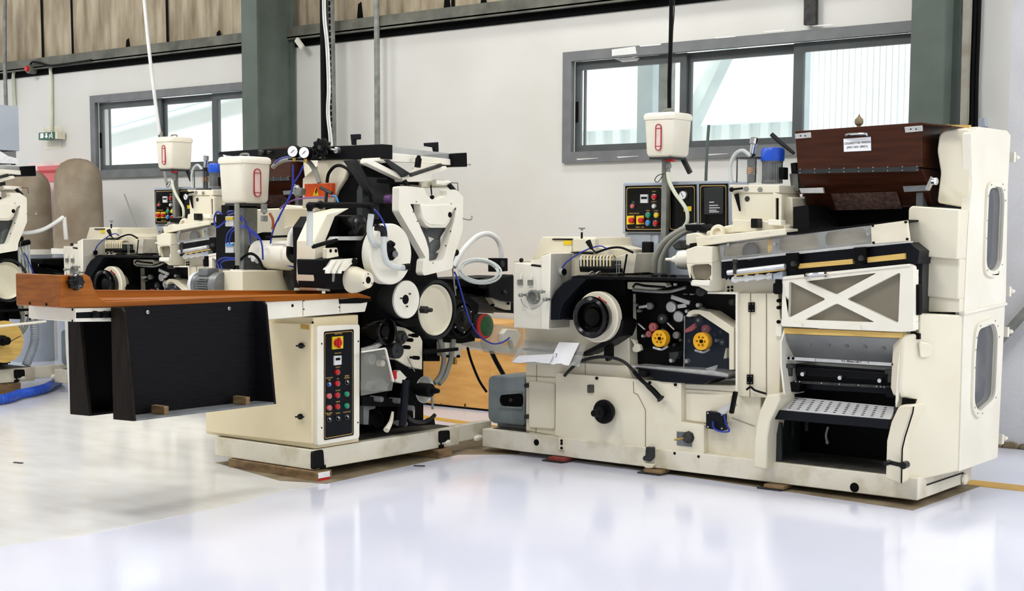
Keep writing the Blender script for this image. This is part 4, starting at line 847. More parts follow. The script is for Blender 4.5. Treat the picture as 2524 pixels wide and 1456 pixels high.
b = fx([(1117, 379), (1151, 376), (1152, 411), (1119, 410)], XF + .02, .3); o = b.build('rail_end', 'black', TP, bev=.004)
b = MB(); b.tube([PX((1150, 405), XF), PX((1160, 406), XF)], .004, 6, False); b.build('stop_pin', 'steel', o)
b = fx([(904, 394), (915, 393), (998, 434), (996, 446), (904, 402)], XF + .03, .06); b.build('support_strut', 'white_moulding', TP, bev=.004)
b = fx([(992, 437), (1100, 409), (1104, 418), (1064, 430), (1064, 446), (1040, 448), (995, 448)], XF + .05, .08); b.build('support_strut', 'white_moulding', TP, bev=.004)
b = fx([(1010, 425), (1042, 402), (1058, 402), (1085, 405), (1040, 424)], XF + .0, .03); b.build('cross_plate', 'white_moulding', TP)
b = fx([(953, 393), (958, 393), (1013, 428), (995, 436)], XF + .055, .03); b.build('cross_blade', 'dark_grey', TP)
b = MB(); b.tube([PX((1012, 431), XF + .1), PX((1086, 407), XF + .05)], .014, 8, False); b.build('cross_blade', 'iron', TP)
b = MB(); b.sphere(PX((1032, 388), XF + .05), .016, 12); b.bar(PX((1032, 390), XF + .05), PX((1029, 412), XF + .05), .03, .03, up=(1, 0, 0)); b.build('indexing_plunger', 'black', TP)
b = fx([(1035, 444), (1110, 446), (1112, 462), (1040, 462)], XF - .02, .2); b.build('hinge_block', 'cream', TP, bev=.006)
b = MB(); b.tube([PX((932, 446), XF - .05), PX((1040, 452), XF - .05)], .014, 10, False); b.build('pivot_rod', 'black', TP)
b = MB(); b.tube([PX((1070, 450), XF + .03), PX((1106, 453), XF + .03)], .022, 12, False); b.build('pivot_sleeve', 'white_moulding', TP)
for a, c in (((996, 445), (1009, 466)), ((1106, 454), (1125, 476))):
    b = MB(); b.tube([PX(a, XF + .06), PX(c, XF + .09)], .017, 8, False); b.build('damper', 'black_plate', TP)
b = fx([(1046, 432), (1061, 430), (1061, 448), (1050, 446)], XF - .1, .03); b.build('stop_bracket', 'iron', TP)
b = MB(); b.tube([PX((1064, 480), XF + .06), PX((1062, 456), XF + .06)], .005, 6, False); b.lathe(PX((1065, 481), XF + .06), UZ, [(.01, -.03), (.016, -.01), (.01, 0)], 10); b.build('release_lever', 'black', TP)
b = MB(); b.tube([PX((1108, 450), XF), PX((1128, 451), XF), PX((1129, 470), XF)], .003, 6, False); b.build('retaining_wire', 'iron', TP)

# ---- white moulded hopper frame (V shape)
XV = XF + .14
outer = [(984, 460), (1000, 458), (1046, 463), (1052, 482), (1065, 492), (1078, 493), (1103, 480), (1099, 467), (1124, 467), (1142, 484), (1141, 565), (1118, 637), (1116, 662), (1046, 679), (1041, 672), (1044, 640), (1050, 636), (1017, 578), (983, 520)]
inn = [(1011, 502), (1036, 503), (1040, 538), (1050, 555), (1062, 561), (1097, 561), (1107, 548), (1117, 516), (1125, 508), (1121, 540), (1094, 634), (1090, 640), (1058, 645), (1057, 615), (1050, 590)]
b = MB(); b.prism(fillet([PX(p, XV) for p in outer], .015), (-.06, 0, 0), [fillet([PX(p, XV) for p in inn], .012)]); vf = b.build('hopper_frame', 'white_moulding', TP, bev=.011, seg=3)
b = fx([(1037, 502), (1050, 505), (1108, 503), (1119, 508), (1106, 545), (1096, 556), (1058, 553), (1044, 540)], XV + .008, .06, r=.02); b.build('pocket_cover', 'white_moulding', vf, bev=.012, seg=3)
cyl_x((1110, 529), XV + .012, 7, .02).build('sight_hole', 'black', vf)
b = fx([(1012, 500), (1125, 500), (1092, 640), (1058, 645)], XV - .085, .006); b.build('frame_glazing', glass('frame_clear', (150, 156, 156), .14), vf)
fx([(1050, 566), (1070, 556), (1100, 562), (1082, 590), (1052, 580)], XV - .12, .02).build('funnel_plate', 'rubber', vf); fx([(1062, 600), (1085, 580), (1086, 610), (1070, 626), (1058, 640)], XV - .13, .02).build('funnel_plate', 'grey_plate', vf)
fx([(1060, 625), (1090, 622), (1088, 640), (1060, 644)], XV - .12, .03).build('funnel_base', 'grey_sheet', vf)
for p in ((1019, 522), (1029, 545), (1048, 575), (1113, 502), (1124, 515), (1112, 570), (1100, 605), (1068, 553), (1068, 648), (1027, 497)): cyl_x(p, XV + .003, 1.8, .01).build('screw', 'iron', vf)
b = MB(); b.tube([PX((1140, 538), XV), PX((1156, 542), XV), PX((1164, 538), XV), PX((1163, 532), XV)], .005, 6); b.build('latch_hook', 'steel', vf)
cyl_x((968, 490), XF - .05, 11, .06).build('guide_roller', 'violet', TP)
b = MB(); b.tube([PX((1128, 618), XF + .1), PX((1117, 640), XF + .1), PX((1116, 664), XF + .05), PX((1123, 728), XF + .0)], .006, 8, True); b.build('lift_rod', 'galvanised', TP)
lath_x((1127, 622), XF + .14, [(0, 0), (7, 0), (9, .01), (9, .05), (4, .06)], seg=14).build('lift_knob', 'black', TP)

# ---- drum housing, glue pot and big disc
fr = [(775, 594), (806, 526), (862, 513), (826, 534), (804, 590), (803, 690), (816, 718), (784, 716), (774, 690)]
b = fx(fr, XF + .02, .16); hs = b.build('drum_housing', 'cream', TP, bev=.006)
b = fx([(803, 560), (822, 533), (905, 536), (912, 690), (880, 716), (806, 712)], XF - .02, .3); b.build('drum_backing', 'black', TP)
b = MB(); c = PX((890, 557), XF + .12); b.lathe(c, (-1, 0, 0), [(.05, 0), (.07, .01), (.07, .34)], 24); b.build('glue_roller', 'black_gloss', TP)
b = MB(); c = PX((912, 622), XF + .08); b.lathe(c, (-1, 0, 0), [(.14, 0), (.145, .01), (.145, .3)], 32); b.build('suction_drum', 'black_plate', TP)
b = fx([(835, 583), (898, 582), (890, 592), (828, 592)], XF + .12, .08); b.build('doctor_blade', 'aluminium', TP)
b = MB(); b.tube([PX((771, 608), XF + .12), PX((805, 598), XF + .12), PX((830, 592), XF + .12)], .013, 8); b.build('clamp_lever', 'black', TP)
b = lath_x((965, 626), XF + .24, [(10, 0), (72, 0), (75, .008), (75, .075), (30, .09), (30, .3)], seg=56); dd = b.build('cover_disc', 'white_moulding', TP)
b = lath_x((975, 624), XF + .3, [(0, 0), (5, 0), (9, .008), (9, .02), (17, .03), (19, .04), (19, .06)], seg=10); hb = b.build('disc_hub', 'black', dd)
lath_x((976, 626), XF + .31, [(3, 0), (8, 0), (8, .012)], seg=18).build('hub_ring', 'grey_plate', hb)
b = MB(); b.tube([PX(p, XF + .28) for p in ((957, 604), (962, 598), (970, 603))], .016, 8); b.build('elbow_fitting', 'black', dd)
b = MB(); b.tube([PX((915, 528), XF + .26), PX((911, 570), XF + .26), PX((920, 597), XF + .26), PX((938, 606), XF + .26)], .02, 12); b.build('vacuum_hose', 'clear_hose', TP)
b = MB(); b.tube([PX((946, 575), XF + .32), PX((946, 617), XF + .32), PX((953, 644), XF + .32), PX((972, 657), XF + .32), PX((1000, 660), XF + .32)], .02, 12); o = b.build('vacuum_hose', 'clear_hose', TP)
b = MB(); b.tube([PX((994, 659), XF + .32), PX((1008, 657), XF + .32)], .022, 10, False); b.build('hose_clip', 'black', o)
b = MB(); b.tube([PX((924, 560), XF + .28), PX((938, 562), XF + .31), PX((945, 570), XF + .32), PX((946, 582), XF + .32)], .022, 10); b.build('elbow_fitting', 'black_gloss', TP)
b = MB(); b.tube([PX((764, 524), XF + .22), PX((764, 508), XF + .22), PX((775, 505), XF + .22), PX((905, 506), XF + .24), PX((914, 511), XF + .25), PX((916, 530), XF + .26)], .017, 10, True, 4); vp = b.build('vacuum_pipe', 'black', TP)
b = MB(); b.tube([PX((764, 520), XF + .22), PX((763, 605), XF + .2)], .02, 12, False); b.build('clear_pipe', 'clear_hose', TP)
for p in ((764, 508), (790, 505), (914, 509)): 
    b = MB(); b.sphere(PX(p, XF + .24), .026, 10); b.build('pipe_joint', 'black', vp)
b = MB(); b.tube([PX(p, XF + .29) for p in ((923, 516), (938, 535), (950, 560), (953, 585))], .006, 7); b.build('air_tube', 'hose_blue', TP)
# gripper motor with cone and three clips
b = fx([(800, 640), (830, 632), (880, 640), (884, 700), (840, 714), (804, 710)], XF + .12, .25); mo = b.build('head_motor', 'black', TP, bev=.006)
b = lath_x((908, 690), XF + .26, [(8, .01), (9, 0), (19, 0), (21, .006), (22, .02), (32, .1), (34, .14), (20, .2)], seg=28); cn = b.build('motor_cone', 'cream', mo)
cyl_x((909, 690), XF + .262, 8, .02).build('bore', 'black', cn)
for t in range(3): cyl_x((908 + 12 * math.cos(t * 2.1 + 1.5), 690 - 15 * math.sin(t * 2.1 + 1.5)), XF + .266, 1.8, .01).build('screw', 'iron', cn)
b = fx([(803, 665), (820, 640), (880, 636), (883, 645), (866, 652), (850, 668)], XF + .14, .03); b.build('clip_plate', 'white_moulding', mo, bev=.003)
for i in range(3):
    x = 806 + i * 14; b = fx([(x, 668), (x + 16, 644), (x + 23, 644), (x + 9, 668), (x + 8, 674), (x, 674)], XF + .17, .02); b.build('clip', 'white_moulding', mo, bev=.002)
fx([(822, 672), (826, 672), (824, 694), (821, 694)], XF + .16, .01).build('clip_pin', 'steel', mo)
b = fx([(806, 612), (832, 610), (836, 632), (806, 638)], XF + .12, .04); o = b.build('sensor_bracket', 'cream', TP, bev=.006)
for x in (816, 829): cyl_x((x, 618), XF + .124, 4.5, .02).build('sensor', 'black', o)
lath_x((878, 644), XF + .16, [(0, 0), (6, 0), (8, .01), (8, .08)], seg=12).build('lock_knob', 'black', mo)

# ---- wheel train
b = lath_x((1004, 738), XF + .14, [(12, .012), (14, .012), (20, .016), (36, .004), (44, 0), (46.5, .005), (46.5, .02), (20, .022)], seg=48); d2 = b.build('guide_disc', 'white_moulding', TP)
lath_x((1004, 738), XF + .118, [(30, 0), (47, 0), (49, .01), (49, .06), (30, .2)], seg=40).build('disc_rim', 'rubber', d2)
lath_x((1003, 738), XF + .14, [(0, .004), (8, .004), (12, .012), (12, .02)], seg=20).build('disc_bearing', 'black', d2)
for p in ((1013, 724), (992, 735), (1006, 755)): cyl_x(p, XF + .142, 2, .02).build('screw', 'iron', d2)
def toothed(p, X, r, m, depth, n=64, hub=.85, h0=.02):
    c = PX(p, X); k = mpp(c); b = MB()
    rg = lambda x, f_: [c + V((x, math.cos(2 * math.pi * i / (2 * n)) * r * k * f_ * (.965 if f_ >= 1 and i % 2 else 1), math.sin(2 * math.pi * i / (2 * n)) * r * k * f_ * (.965 if f_ >= 1 and i % 2 else 1))) for i in range(2 * n)]
    b.loops([rg(-h0, hub), rg(0, hub + .03), rg(0, 1), rg(-depth, 1)]); return b.build('timing_pulley', m, TP)
tw_ = toothed((1078, 763), XF + .02, 74, 'rubber', .12, h0=.1)
b = lath_x((1075, 764), XF + .03, [(4, .07), (40, .075), (52, .07), (58, .01), (61, 0), (63, .004), (63, .03)], seg=48); b.build('pulley_dish', 'cream', tw_)
b = lath_x((1064, 764), XF + .12, [(0, 0), (5, 0), (6, .03), (4, .032), (4, .04), (9, .042), (9, .2)], seg=18); b.build('pulley_shaft', 'iron', tw_)
for p in ((1047, 751), (1048, 776)): cyl_x(p, XF - .03, 3, .03).build('screw', 'dark_grey', tw_)
t3 = toothed((1140, 787), XF - .04, 47, 'black_plate', .1, 40)
lath_x((1144, 786), XF - .03, [(0, 0), (5, 0), (6, .008), (20, .012), (24, .004), (34, .004), (36, .02)], seg=32).build('pulley_flange', 'black_gloss', t3)
for a in range(6): cyl_x((1143 + 24 * math.cos(a * 1.05 + .4), 787 + 32 * math.sin(a * 1.05 + .4)), XF - .028, 2.4, .02).build('screw', 'steel', t3)
t4 = toothed((1197, 804), XF - .1, 31, 'rubber', .08, 30)
lath_x((1202, 803), XF - .09, [(0, .0), (22, 0), (26, .006), (27, .02)], seg=30).build('pulley_face', 'green_wheel', t4, 'dark green pulley face')
lath_x((1196, 804), XF - .096, [(26, 0), (30, .0), (30.5, .01), (26, .012)], seg=30).build('pulley_rim', 'red', t4)
b = lath_x((958, 817), XF + .1, [(4, .03), (14, .03), (17, .05), (25, .05), (28, .01), (31, 0), (34, .01), (34, .05), (20, .2)], seg=36); b.build('belt_roller', 'black_gloss', TP)
b = lath_x((983, 864), XF + .1, [(3, .002), (4, .01), (16, .008), (18, 0), (20, .008), (20, .05), (10, .2)], seg=28); b.build('belt_roller', 'dark_grey', TP)
b = lath_x((1000, 832), XF + .08, [(4, 0), (8, 0), (9, .02), (14, .02), (17, .03), (17, .06), (10, .1)], seg=24); b.build('bearing_hub', 'iron', TP)
for p in ((1030, 827), (1017, 838), (1033, 882), (1010, 856)): lath_x(p, XF + .1, [(0, 0), (4, 0), (5, .006), (5, .05), (3, .055), (3, .12)], seg=10).build('stud_nut', 'black', TP)
b = fx([(965, 800), (1000, 808), (1036, 828), (1042, 840), (1041, 911), (1006, 903), (975, 885), (962, 840)], XF + .02, .12); b.build('side_plate', 'cream', TP, bev=.006)
b = fx([(985, 790), (1030, 784), (1037, 800), (1010, 806)], XF + .1, .06); b.build('tension_bracket', 'black', TP, bev=.004)
b = fx([(898, 858), (925, 850), (938, 842), (942, 850), (920, 866), (898, 866)], XF + .06, .03); b.build('tray_edge', 'aluminium', TP)
b = fx([(891, 868), (952, 860), (970, 940), (966, 962), (945, 965), (891, 975)], XF + .08, .008); gd = b.build('splash_guard', glass('guard_clear', (200, 200, 188), .2), TP)
b = MB(); b.bar(PX((950, 860), XF + .085), PX((969, 940), XF + .085), .012, .012); b.build('guard_edge', 'white_moulding', gd)
b = MB(); b.bar(PX((891, 867), XF + .085), PX((950, 858), XF + .085), .01, .01); b.build('guard_edge', 'white_moulding', gd)
cyl_x((918, 885), XF + .0, 14, .05).build('guide_roller', 'grey_plate', TP); cyl_x((945, 895), XF + .0, 8, .05).build('guide_roller', 'cream', TP)
b = fx([(905, 940), (945, 930), (962, 950), (930, 965), (900, 962)], XF - .05, .1); b.build('gear_case', 'grey_plate', TP, bev=.01)
fx([(900, 540), (916, 560), (908, 585), (895, 590)], XF + .05, .05).build('ear', 'iron', TP)
# lower linkage and reel arm
b = MB(); b.tube([PX((1001, 936), XF + .14), PX((997, 985), XF + .14), PX((992, 1048), XF + .12)], .026, 10, False); b.build('dancer_lever', 'navy_black', TP)
b = lath_x((1048, 960), XF + .1, [(10, .006), (30, .006), (33, 0), (34, .003), (33, .012)], seg=40); rl = b.build('reel_flange', 'steel', TP)
b = lath_x((1066, 962), XF + .24, [(0, -.06), (5, -.055), (7, -.03), (9, -.01), (9, 0), (16, .012), (17, .03), (17, .11), (12, .16)], seg=20); b.build('reel_hub', 'black', rl)
lath_x((1058, 962), XF + .16, [(17, 0), (18.5, .002), (18.5, .012), (17, .014)], seg=20).build('reel_ring', 'steel', rl)
b = MB(); b.tube([PX((1064, 976), XF + .18), PX((1067, 1008), XF + .18)], .009, 8, False); b.build('brake_pin', 'galvanised', rl)
b = fx([(893, 976), (1000, 985), (1000, 1003), (893, 1000)], XF + .0, .06); lk = b.build('lower_arm', 'black', TP, bev=.004)
for p in ((942, 984), (952, 956), (988, 988), (1019, 1006), (1001, 1044)): lath_x(p, XF + .06, [(3, 0), (6, 0), (7, .006), (7, .1)], seg=14).build('arm_boss', 'grey_plate', lk)
b = fx([(995, 940), (1030, 936), (1042, 972), (1018, 1000), (1020, 1030), (975, 1050), (985, 980)], XF - .02, .12); b.build('reel_bracket', 'black', TP, bev=.005)
b = MB(); b.tube([PX(p, XF + .06) for p in ((1005, 1026), (1018, 1037), (1040, 1040), (1060, 1033), (1072, 1022))], .014, 8); b.build('reel_cradle', 'rubber', TP)
b = MB(); b.prism([PX(p, XF + .05) for p in ((1003, 1030), (1040, 1044), (1070, 1030), (1073, 1046), (1010, 1050))], (-.05, 0, 0)); b.build('cradle_plate', 'black', TP)
b = fx([(896, 988), (925, 990), (925, 1006), (910, 1010), (908, 1046), (896, 1046)], XF - .05, .04); b.build('angle_bracket', 'grey_plate', TP)
b = MB(); b.lathe(PX((930, 1035), XF - .15), (-1, 0, 0), [(.05, 0), (.07, .02), (.07, .2)], 20); b.build('drive_motor', 'black', TP)
b = fx([(912, 1014), (945, 1002), (962, 1010), (962, 1040), (940, 1046)], XF - .2, .1); b.build('cam_plate', 'black_plate', TP)
b = MB(); b.tube([PX((968, 1015), XF + .06), PX((963, 1040), XF + .08), PX((952, 1060), XF + .1)], lambda t: .009 + .012 * t, 8); b.build('pedal_lever', 'cream_dirty', TP)
b = fx([(1005, 1000), (1023, 1004), (1022, 1030), (1003, 1028)], XF - .08, .05); b.build('spacer_block', 'cream_dirty', TP)
b = fx([(972, 920), (986, 912), (1003, 930), (990, 945), (975, 940)], XF + .04, .05); b.build('knife_bracket', 'white_moulding', TP, bev=.003)
fx([(970, 914), (978, 914), (978, 934), (970, 934)], XF + .06, .04).build('terminal', 'red', TP)
b = MB(); b.tube([PX((1004, 880), XF + .05), PX((1022, 915), XF + .05)], .004, 6, False); b.build('spring', 'steel', TP)
b = fx([(972, 888), (1000, 890), (1010, 915), (980, 920)], XF - .0, .06); b.build('web_guide', 'black', TP)
# rear of the lower part: rod, hoses and a small valve
b = MB(); b.tube([PX((1044, 868), XF + .05), PX((1127, 860), XF + .05)], .013, 10, False); b.build('tie_rod', 'black', TP)
for q in (((1084, 836), (1092, 870), (1094, 890), (1087, 922), (1071, 944)), ((1118, 836), (1112, 880), (1098, 925), (1082, 946))):
    b = MB(); b.tube([PX(p, XF - .1) for p in q], .018, 10); b.build('suction_hose', 'hose_grey', TP)
b = fx([(1096, 843), (1138, 846), (1137, 880), (1098, 878)], XF - .12, .08); o = b.build('valve_body', 'cream', TP, bev=.005)
for x in (1106, 1133): cyl_x((x, 878), XF - .1, 3.5, .03).build('bolt', 'black', o)
b = MB(); c = PX((1121, 880), XF - .15); b.lathe(c, -UZ, [(.014, 0), (.014, .02), (.018, .022), (.018, .05)], 8); b.build('brass_fitting', 'brass', o)
b = fx([(1044, 860), (1085, 858), (1085, 890), (1050, 890)], XF - .2, .1); b.build('lower_gear_case', 'black', TP, bev=.005)

# ---- transfer section that reaches towards the maker
b = fx([(1123, 688), (1266, 680), (1266, 772), (1225, 765), (1195, 735), (1127, 720)], XF - .3, .35); b.build('transfer_bed', 'black', TP)
b = fx([(1127, 705), (1196, 712), (1208, 730), (1222, 752), (1259, 764), (1259, 735), (1250, 742), (1238, 740), (1232, 728), (1206, 728), (1200, 716), (1127, 713)], XF - .2, .06); b.build('transfer_plate', 'cream', TP, bev=.003)
for i in range(8): fx([(1155, 724 + i * 6), (1200 + i * 2, 727 + i * 6), (1205 + i * 2, 730 + i * 6), (1155, 727.5 + i * 6)], XF - .26, .2).build('fin', 'dark_grey', TP)
b = fx([(1204, 690), (1266, 676), (1266, 745), (1240, 742), (1206, 728)], XF - .16, .1); o = b.build('transfer_arm', 'black_plate', TP, bev=.006)
lath_x((1248, 720), XF - .14, [(0, 0), (4, 0), (5, .01), (5, .03)], seg=12).build('pivot_screw', 'iron', o)
for p in ((1218, 752), (1256, 748)): cyl_x(p, XF - .18, 3, .03).build('bolt', 'black', o)
b = fx([(1228, 636), (1252, 636), (1252, 668), (1228, 670)], XF - .25, .1); cb2 = b.build('cam_box', 'black', TP, bev=.005)
cyl_x((1240, 650), XF - .24, 8, .04).build('cam_knob', 'dark_grey', cb2)
b = MB(); b.prism([PX(p, XF - .4) for p in ((1141, 838), (1222, 845), (1295, 862), (1290, 872), (1200, 862), (1141, 850))], (-.4, 0, 0)); b.build('discharge_shelf', 'cream_dirty', TP)
b = MB(); b.tube([PX(p, XF - .3) for p in ((1119, 658), (1140, 618), (1169, 588), (1190, 577), (1208, 577), (1224, 588), (1233, 608), (1236, 634))], .02, 10); b.build('suction_hose', 'hose_white', TP)
b = MB(); b.tube([PX(p, XF + .05) for p in ((1120, 670), (1126, 683), (1137, 720), (1148, 760), (1160, 795), (1182, 828), (1212, 846), (1237, 844), (1256, 832))], .0062, 7); b.build('air_tube', 'hose_blue', TP)
for q in (((1150, 845), (1160, 885), (1180, 935), (1199, 965)), ((1205, 850), (1220, 885), (1242, 925))):
    b = MB(); b.tube([PX(p, XF - .5) for p in q], .01 if q[0][0] < 1160 else .018, 8); b.build('power_cable', 'black', TP)
b = fx([(1213, 843), (1238, 800), (1290, 808), (1292, 882), (1222, 870)], XF - .1, .12); hb_ = b.build('clear_hood', 'clear_plastic', TP)
fx([(1240, 822), (1250, 810), (1275, 812), (1284, 824), (1268, 862), (1262, 838), (1240, 842)], XF - .06, .05).build('hood_handle', 'white_moulding', hb_, bev=.005)

# ---- rear part seen over the table: housings, cylinder, valve column, orange box, gauges
YR2 = 6.9
b = fy([(782, 394), (862, 392), (850, 440), (830, 470), (820, 500), (782, 520)], YT + .02, .12); b.build('upper_housing', 'cream', TP, bev=.008)
b = fy([(612, 516), (700, 512), (700, 560), (755, 545), (772, 520), (800, 510), (800, 600), (612, 600)], YT + .15, .3); b.build('rear_housing', 'cream', TP, bev=.01)
b = fy([(745, 440), (790, 400), (790, 520), (745, 512)], YT + .1, .2); b.build('rear_column', 'cream', TP, bev=.008)
b = fy([(705, 595), (735, 548), (805, 536), (805, 560), (748, 565), (724, 605)], YT + .1, .1); b.build('housing_flange', 'cream_dirty', TP, bev=.008)
b = MB(); c0, c1 = PY((632, 628), YT - .1), PY((772, 630), YT - .1); r = 36 * mpp(c0); b.lathe(c0, c1 - c0, [(r * .7, 0), (r, .03), (r, (c1 - c0).length * .62), (r * .92, (c1 - c0).length * .64), (r * .92, (c1 - c0).length)], 32); cy = b.build('fan_cylinder', 'white_moulding', TP)
for x, m in ((724, 'black'), (741, 'black')): cyl_y((x, 637), YT - .1 - r - .01, 6, .05).build('port', m, cy)
b = MB(); b.tube([PY(p, YT - .3) for p in ((755, 557), (735, 560), (720, 578), (716, 605))], .026, 12); b.build('spiral_hose', 'hose_white', TP)
b = MB(); b.tube([PY(p, YT - .3) for p in ((716, 608), (715, 628), (722, 638), (730, 640))], .026, 10); b.build('hose_elbow', 'black', TP)
b = fy([(690, 660), (780, 660), (760, 718), (712, 718)], YT - .1, .2); b.build('pump_body', 'iron', TP)
b = MB(); b.tube([PY(p, YT - .2) for p in ((772, 672), (752, 685), (736, 705), (730, 722))], .02, 10); b.build('drain_hose', 'clear_hose', TP)
YO = YT - .02
b = fy([(750, 453), (816, 451), (816, 485), (750, 487)], YO, .1); ob = b.build('terminal_box', 'orange', TP, 'orange box with yellow warning triangle', bev=.004)
tri3 = [PY(p, YO - .002) for p in ((771, 483), (778, 461), (786, 482))]; b = MB(); b.prism(tri3, (0, .003, 0)); wt = b.build('warning_triangle', 'yellow_label', ob)
b = MB(); b.prism([PY(p, YO - .004) for p in ((779, 465), (776, 474), (778, 474), (776, 481), (781, 472), (779, 472), (781, 467))], (0, .003, 0)); b.build('lightning_bolt', 'black', wt)
b = MB(); b.tube([PY(p, YO - .04) for p in ((806, 450), (810, 428), (824, 411), (840, 408), (858, 418), (868, 436))], .011, 8); b.build('cable', 'black', TP)
b = MB(); b.tube([PY(p, YO - .06) for p in ((672, 412), (690, 398), (722, 392), (756, 396), (776, 420), (787, 450))], .016, 9); b.build('hose_loop', 'hose_grey', TP)
b = MB(); b.tube([PY(p, YO - .1) for p in ((676, 402), (690, 392), (706, 387), (722, 386))], .0062, 7); b.build('air_tube', 'hose_blue', TP)
b = fy([(710, 390), (770, 390), (770, 394), (710, 394)], YO - .12, .08); gbk = b.build('gauge_bracket', 'black', TP)
for p in ((722, 373), (750, 376)):
    c = PY(p, YO - .14); k = mpp(c); ax = V((.35, -1, 0)).normalized()
    b = MB(); b.lathe(c, ax, [(13 * k, -.05), (15.5 * k, -.045), (15.5 * k, 0), (13.5 * k, .004)], 26); g = b.build('pressure_gauge', 'black', TP)
    b = MB(); b.lathe(c + ax * .001, ax, [(13.4 * k, 0), (13.4 * k, .004)], 26); b.build('dial', 'paper', g)
    sx = ax.cross(UZ).normalized(); b = MB(); b.bar(c + ax * .006 + sx * .012 - UZ * .01, c + ax * .006 - sx * .012 + UZ * .01, .003, .002, up=ax); b.build('needle', 'ink', g)
    b = MB(); b.cyl(c - ax * .02 - V((0, 0, .065)), UZ, .012, .035, 6); b.build('brass_fitting', 'brass', g)
b = MB(); b.tube([PY(p, YO - .14) for p in ((722, 405), (722, 440), (719, 470), (706, 500), (690, 530), (676, 560), (668, 590), (667, 615), (676, 640), (705, 652), (750, 664))], .0062, 7); b.build('air_tube', 'hose_blue', TP)
b = MB(); b.tube([PY(p, YO - .15) for p in ((747, 408), (738, 430), (724, 452), (715, 485), (700, 510), (684, 545))], .0062, 7); b.build('air_tube', 'hose_blue', TP)
b = MB(); b.tube([PY(p, YO - .13) for p in ((690, 514), (715, 496), (750, 488), (800, 486))], .0062, 7); b.build('air_tube', 'violet', TP)
fy([(720, 470), (730, 462), (742, 464), (740, 480), (726, 484)], YO - .1, .05).build('regulator', 'galvanised', TP, bev=.004)
b = MB(); b.tube([PY((790, 462), YO - .1), PY((805, 470), YO - .1), PY((818, 476), YO - .1)], .012, 8); b.bar(PY((805, 470), YO - .1), PY((803, 498), YO - .1), .016, .016); b.build('ball_valve', 'iron', TP)
b = MB(); b.tube([PY(p, YO - .1) for p in ((816, 482), (828, 484), (834, 500))], .0062, 7); b.build('air_tube', 'light_blue', TP)
b = fy([(532, 528), (592, 522), (594, 664), (532, 662)], YT - .15, .12); vc = b.build('valve_column', 'black', TP, bev=.004)
b = fy([(588, 512), (602, 512), (602, 664), (590, 664)], YT - .16, .12); b.build('column_plate', 'galvanised', vc)
for y in (548, 613):
    o = fy([(555, y - 15), (575, y - 16), (576, y + 10), (555, y + 10)], YT - .2, .05).build('solenoid_valve', 'button_white', vc, bev=.003)
    fy([(556, y - 12), (574, y - 13), (574, y - 7), (556, y - 6)], YT - .206, .01).build('valve_label', 'yellow_label' if y < 600 else 'light_blue', o)
for q in (((556, 545), (535, 560), (528, 540), (535, 522), (548, 528)), ((562, 530), (580, 526), (600, 540), (618, 570), (640, 590)), ((558, 600), (562, 575), (585, 556), (612, 565), (618, 600)), ((565, 600), (572, 572), (600, 560), (630, 575), (645, 600), (648, 640)), ((540, 662), (536, 645), (550, 636), (575, 636), (592, 638)), ((548, 664), (545, 648), (562, 640), (598, 640)), ((560, 524), (566, 520), (580, 522), (596, 545))):
    b = MB(); b.tube([PY(p, YT - .24) for p in q], .0062, 7); b.build('air_tube', 'hose_blue', TP)
b = MB(); b.tube([PY(p, YT - .26) for p in ((576, 662), (590, 642), (615, 625), (635, 635), (648, 662))], .01, 8); b.build('cable', 'black', TP)
b = fy([(600, 628), (640, 622), (642, 664), (598, 664)], YT - .2, .1); o = b.build('filter_unit', 'iron', TP, bev=.01)
cyl_y((622, 638), YT - .22, 7, .03).build('gauge_dial', 'paper', o); cyl_y((632, 643), YT - .225, 6, .03).build('gauge_dial', 'grey_case', o)
fy([(604, 606), (620, 606), (620, 630), (604, 630)], YT - .12, .06).build('sensor', 'black', TP, bev=.004)
b = fy([(618, 580), (648, 572), (648, 606), (618, 608)], YT - .02, .08); b.build('dark_cover', 'black', TP); fy([(620, 600), (648, 592), (648, 604), (620, 606)], YT - .03, .01).build('seal_strip', 'wood_pale', TP)
b = MB(); b.tube([PY((656, 584), YT - .2), PY((706, 582), YT - .2)], .008, 8, False); b.build('switch_rod', 'black', TP)
# casing box behind the table
yb = 6.35; xb = PY((598, 690), yb).x
b = MB(); b.box((PY((549, 690), yb).x, yb, ZCT + .004), (xb, PX((711, 690), xb).y, PY((598, 668), yb).z)); b.build('casing', 'cream', TP, bev=.004)
# small fan motor beside the casing
c = PY((510, 702), 6.35); k = mpp(c)
b = MB(); b.lathe(c + V((-.1, 0, 0)), UX, [(.03, 0), (.085, .01), (.085, .06), (.075, .07), (.075, .2), (.09, .21), (.09, .28)], 26); fm = b.build('fan_motor', 'motor_grey', TP)
b = MB(); b.lathe(c + V((-.13, 0, 0)), UX, [(.05, 0), (.088, .03), (.088, .06)], 26); b.build('motor_cap', 'button_white', fm)
b = MB(); b.box(c + V((-.03, -.05, .06)), c + V((.07, .05, .115))); b.build('terminal_box', 'motor_grey', fm, bev=.006)
for i in range(7):
    b = MB(); b.box(c + V((-.02, -.085, -.05 + i * .016)), c + V((.1, -.065, -.044 + i * .016))); b.build('fin', 'motor_grey', fm)
b = MB(); b.box((c.x - .12, c.y - .06, ZCT + .004), (c.x + .2, c.y + .2, c.z - .08)); b.build('motor_bracket', 'iron', TP)
b = MB(); b.box((-7.5, 6.68, .222), (-6.68, 7.5, 1.05)); b.build('machine_core', 'black_plate', TP)

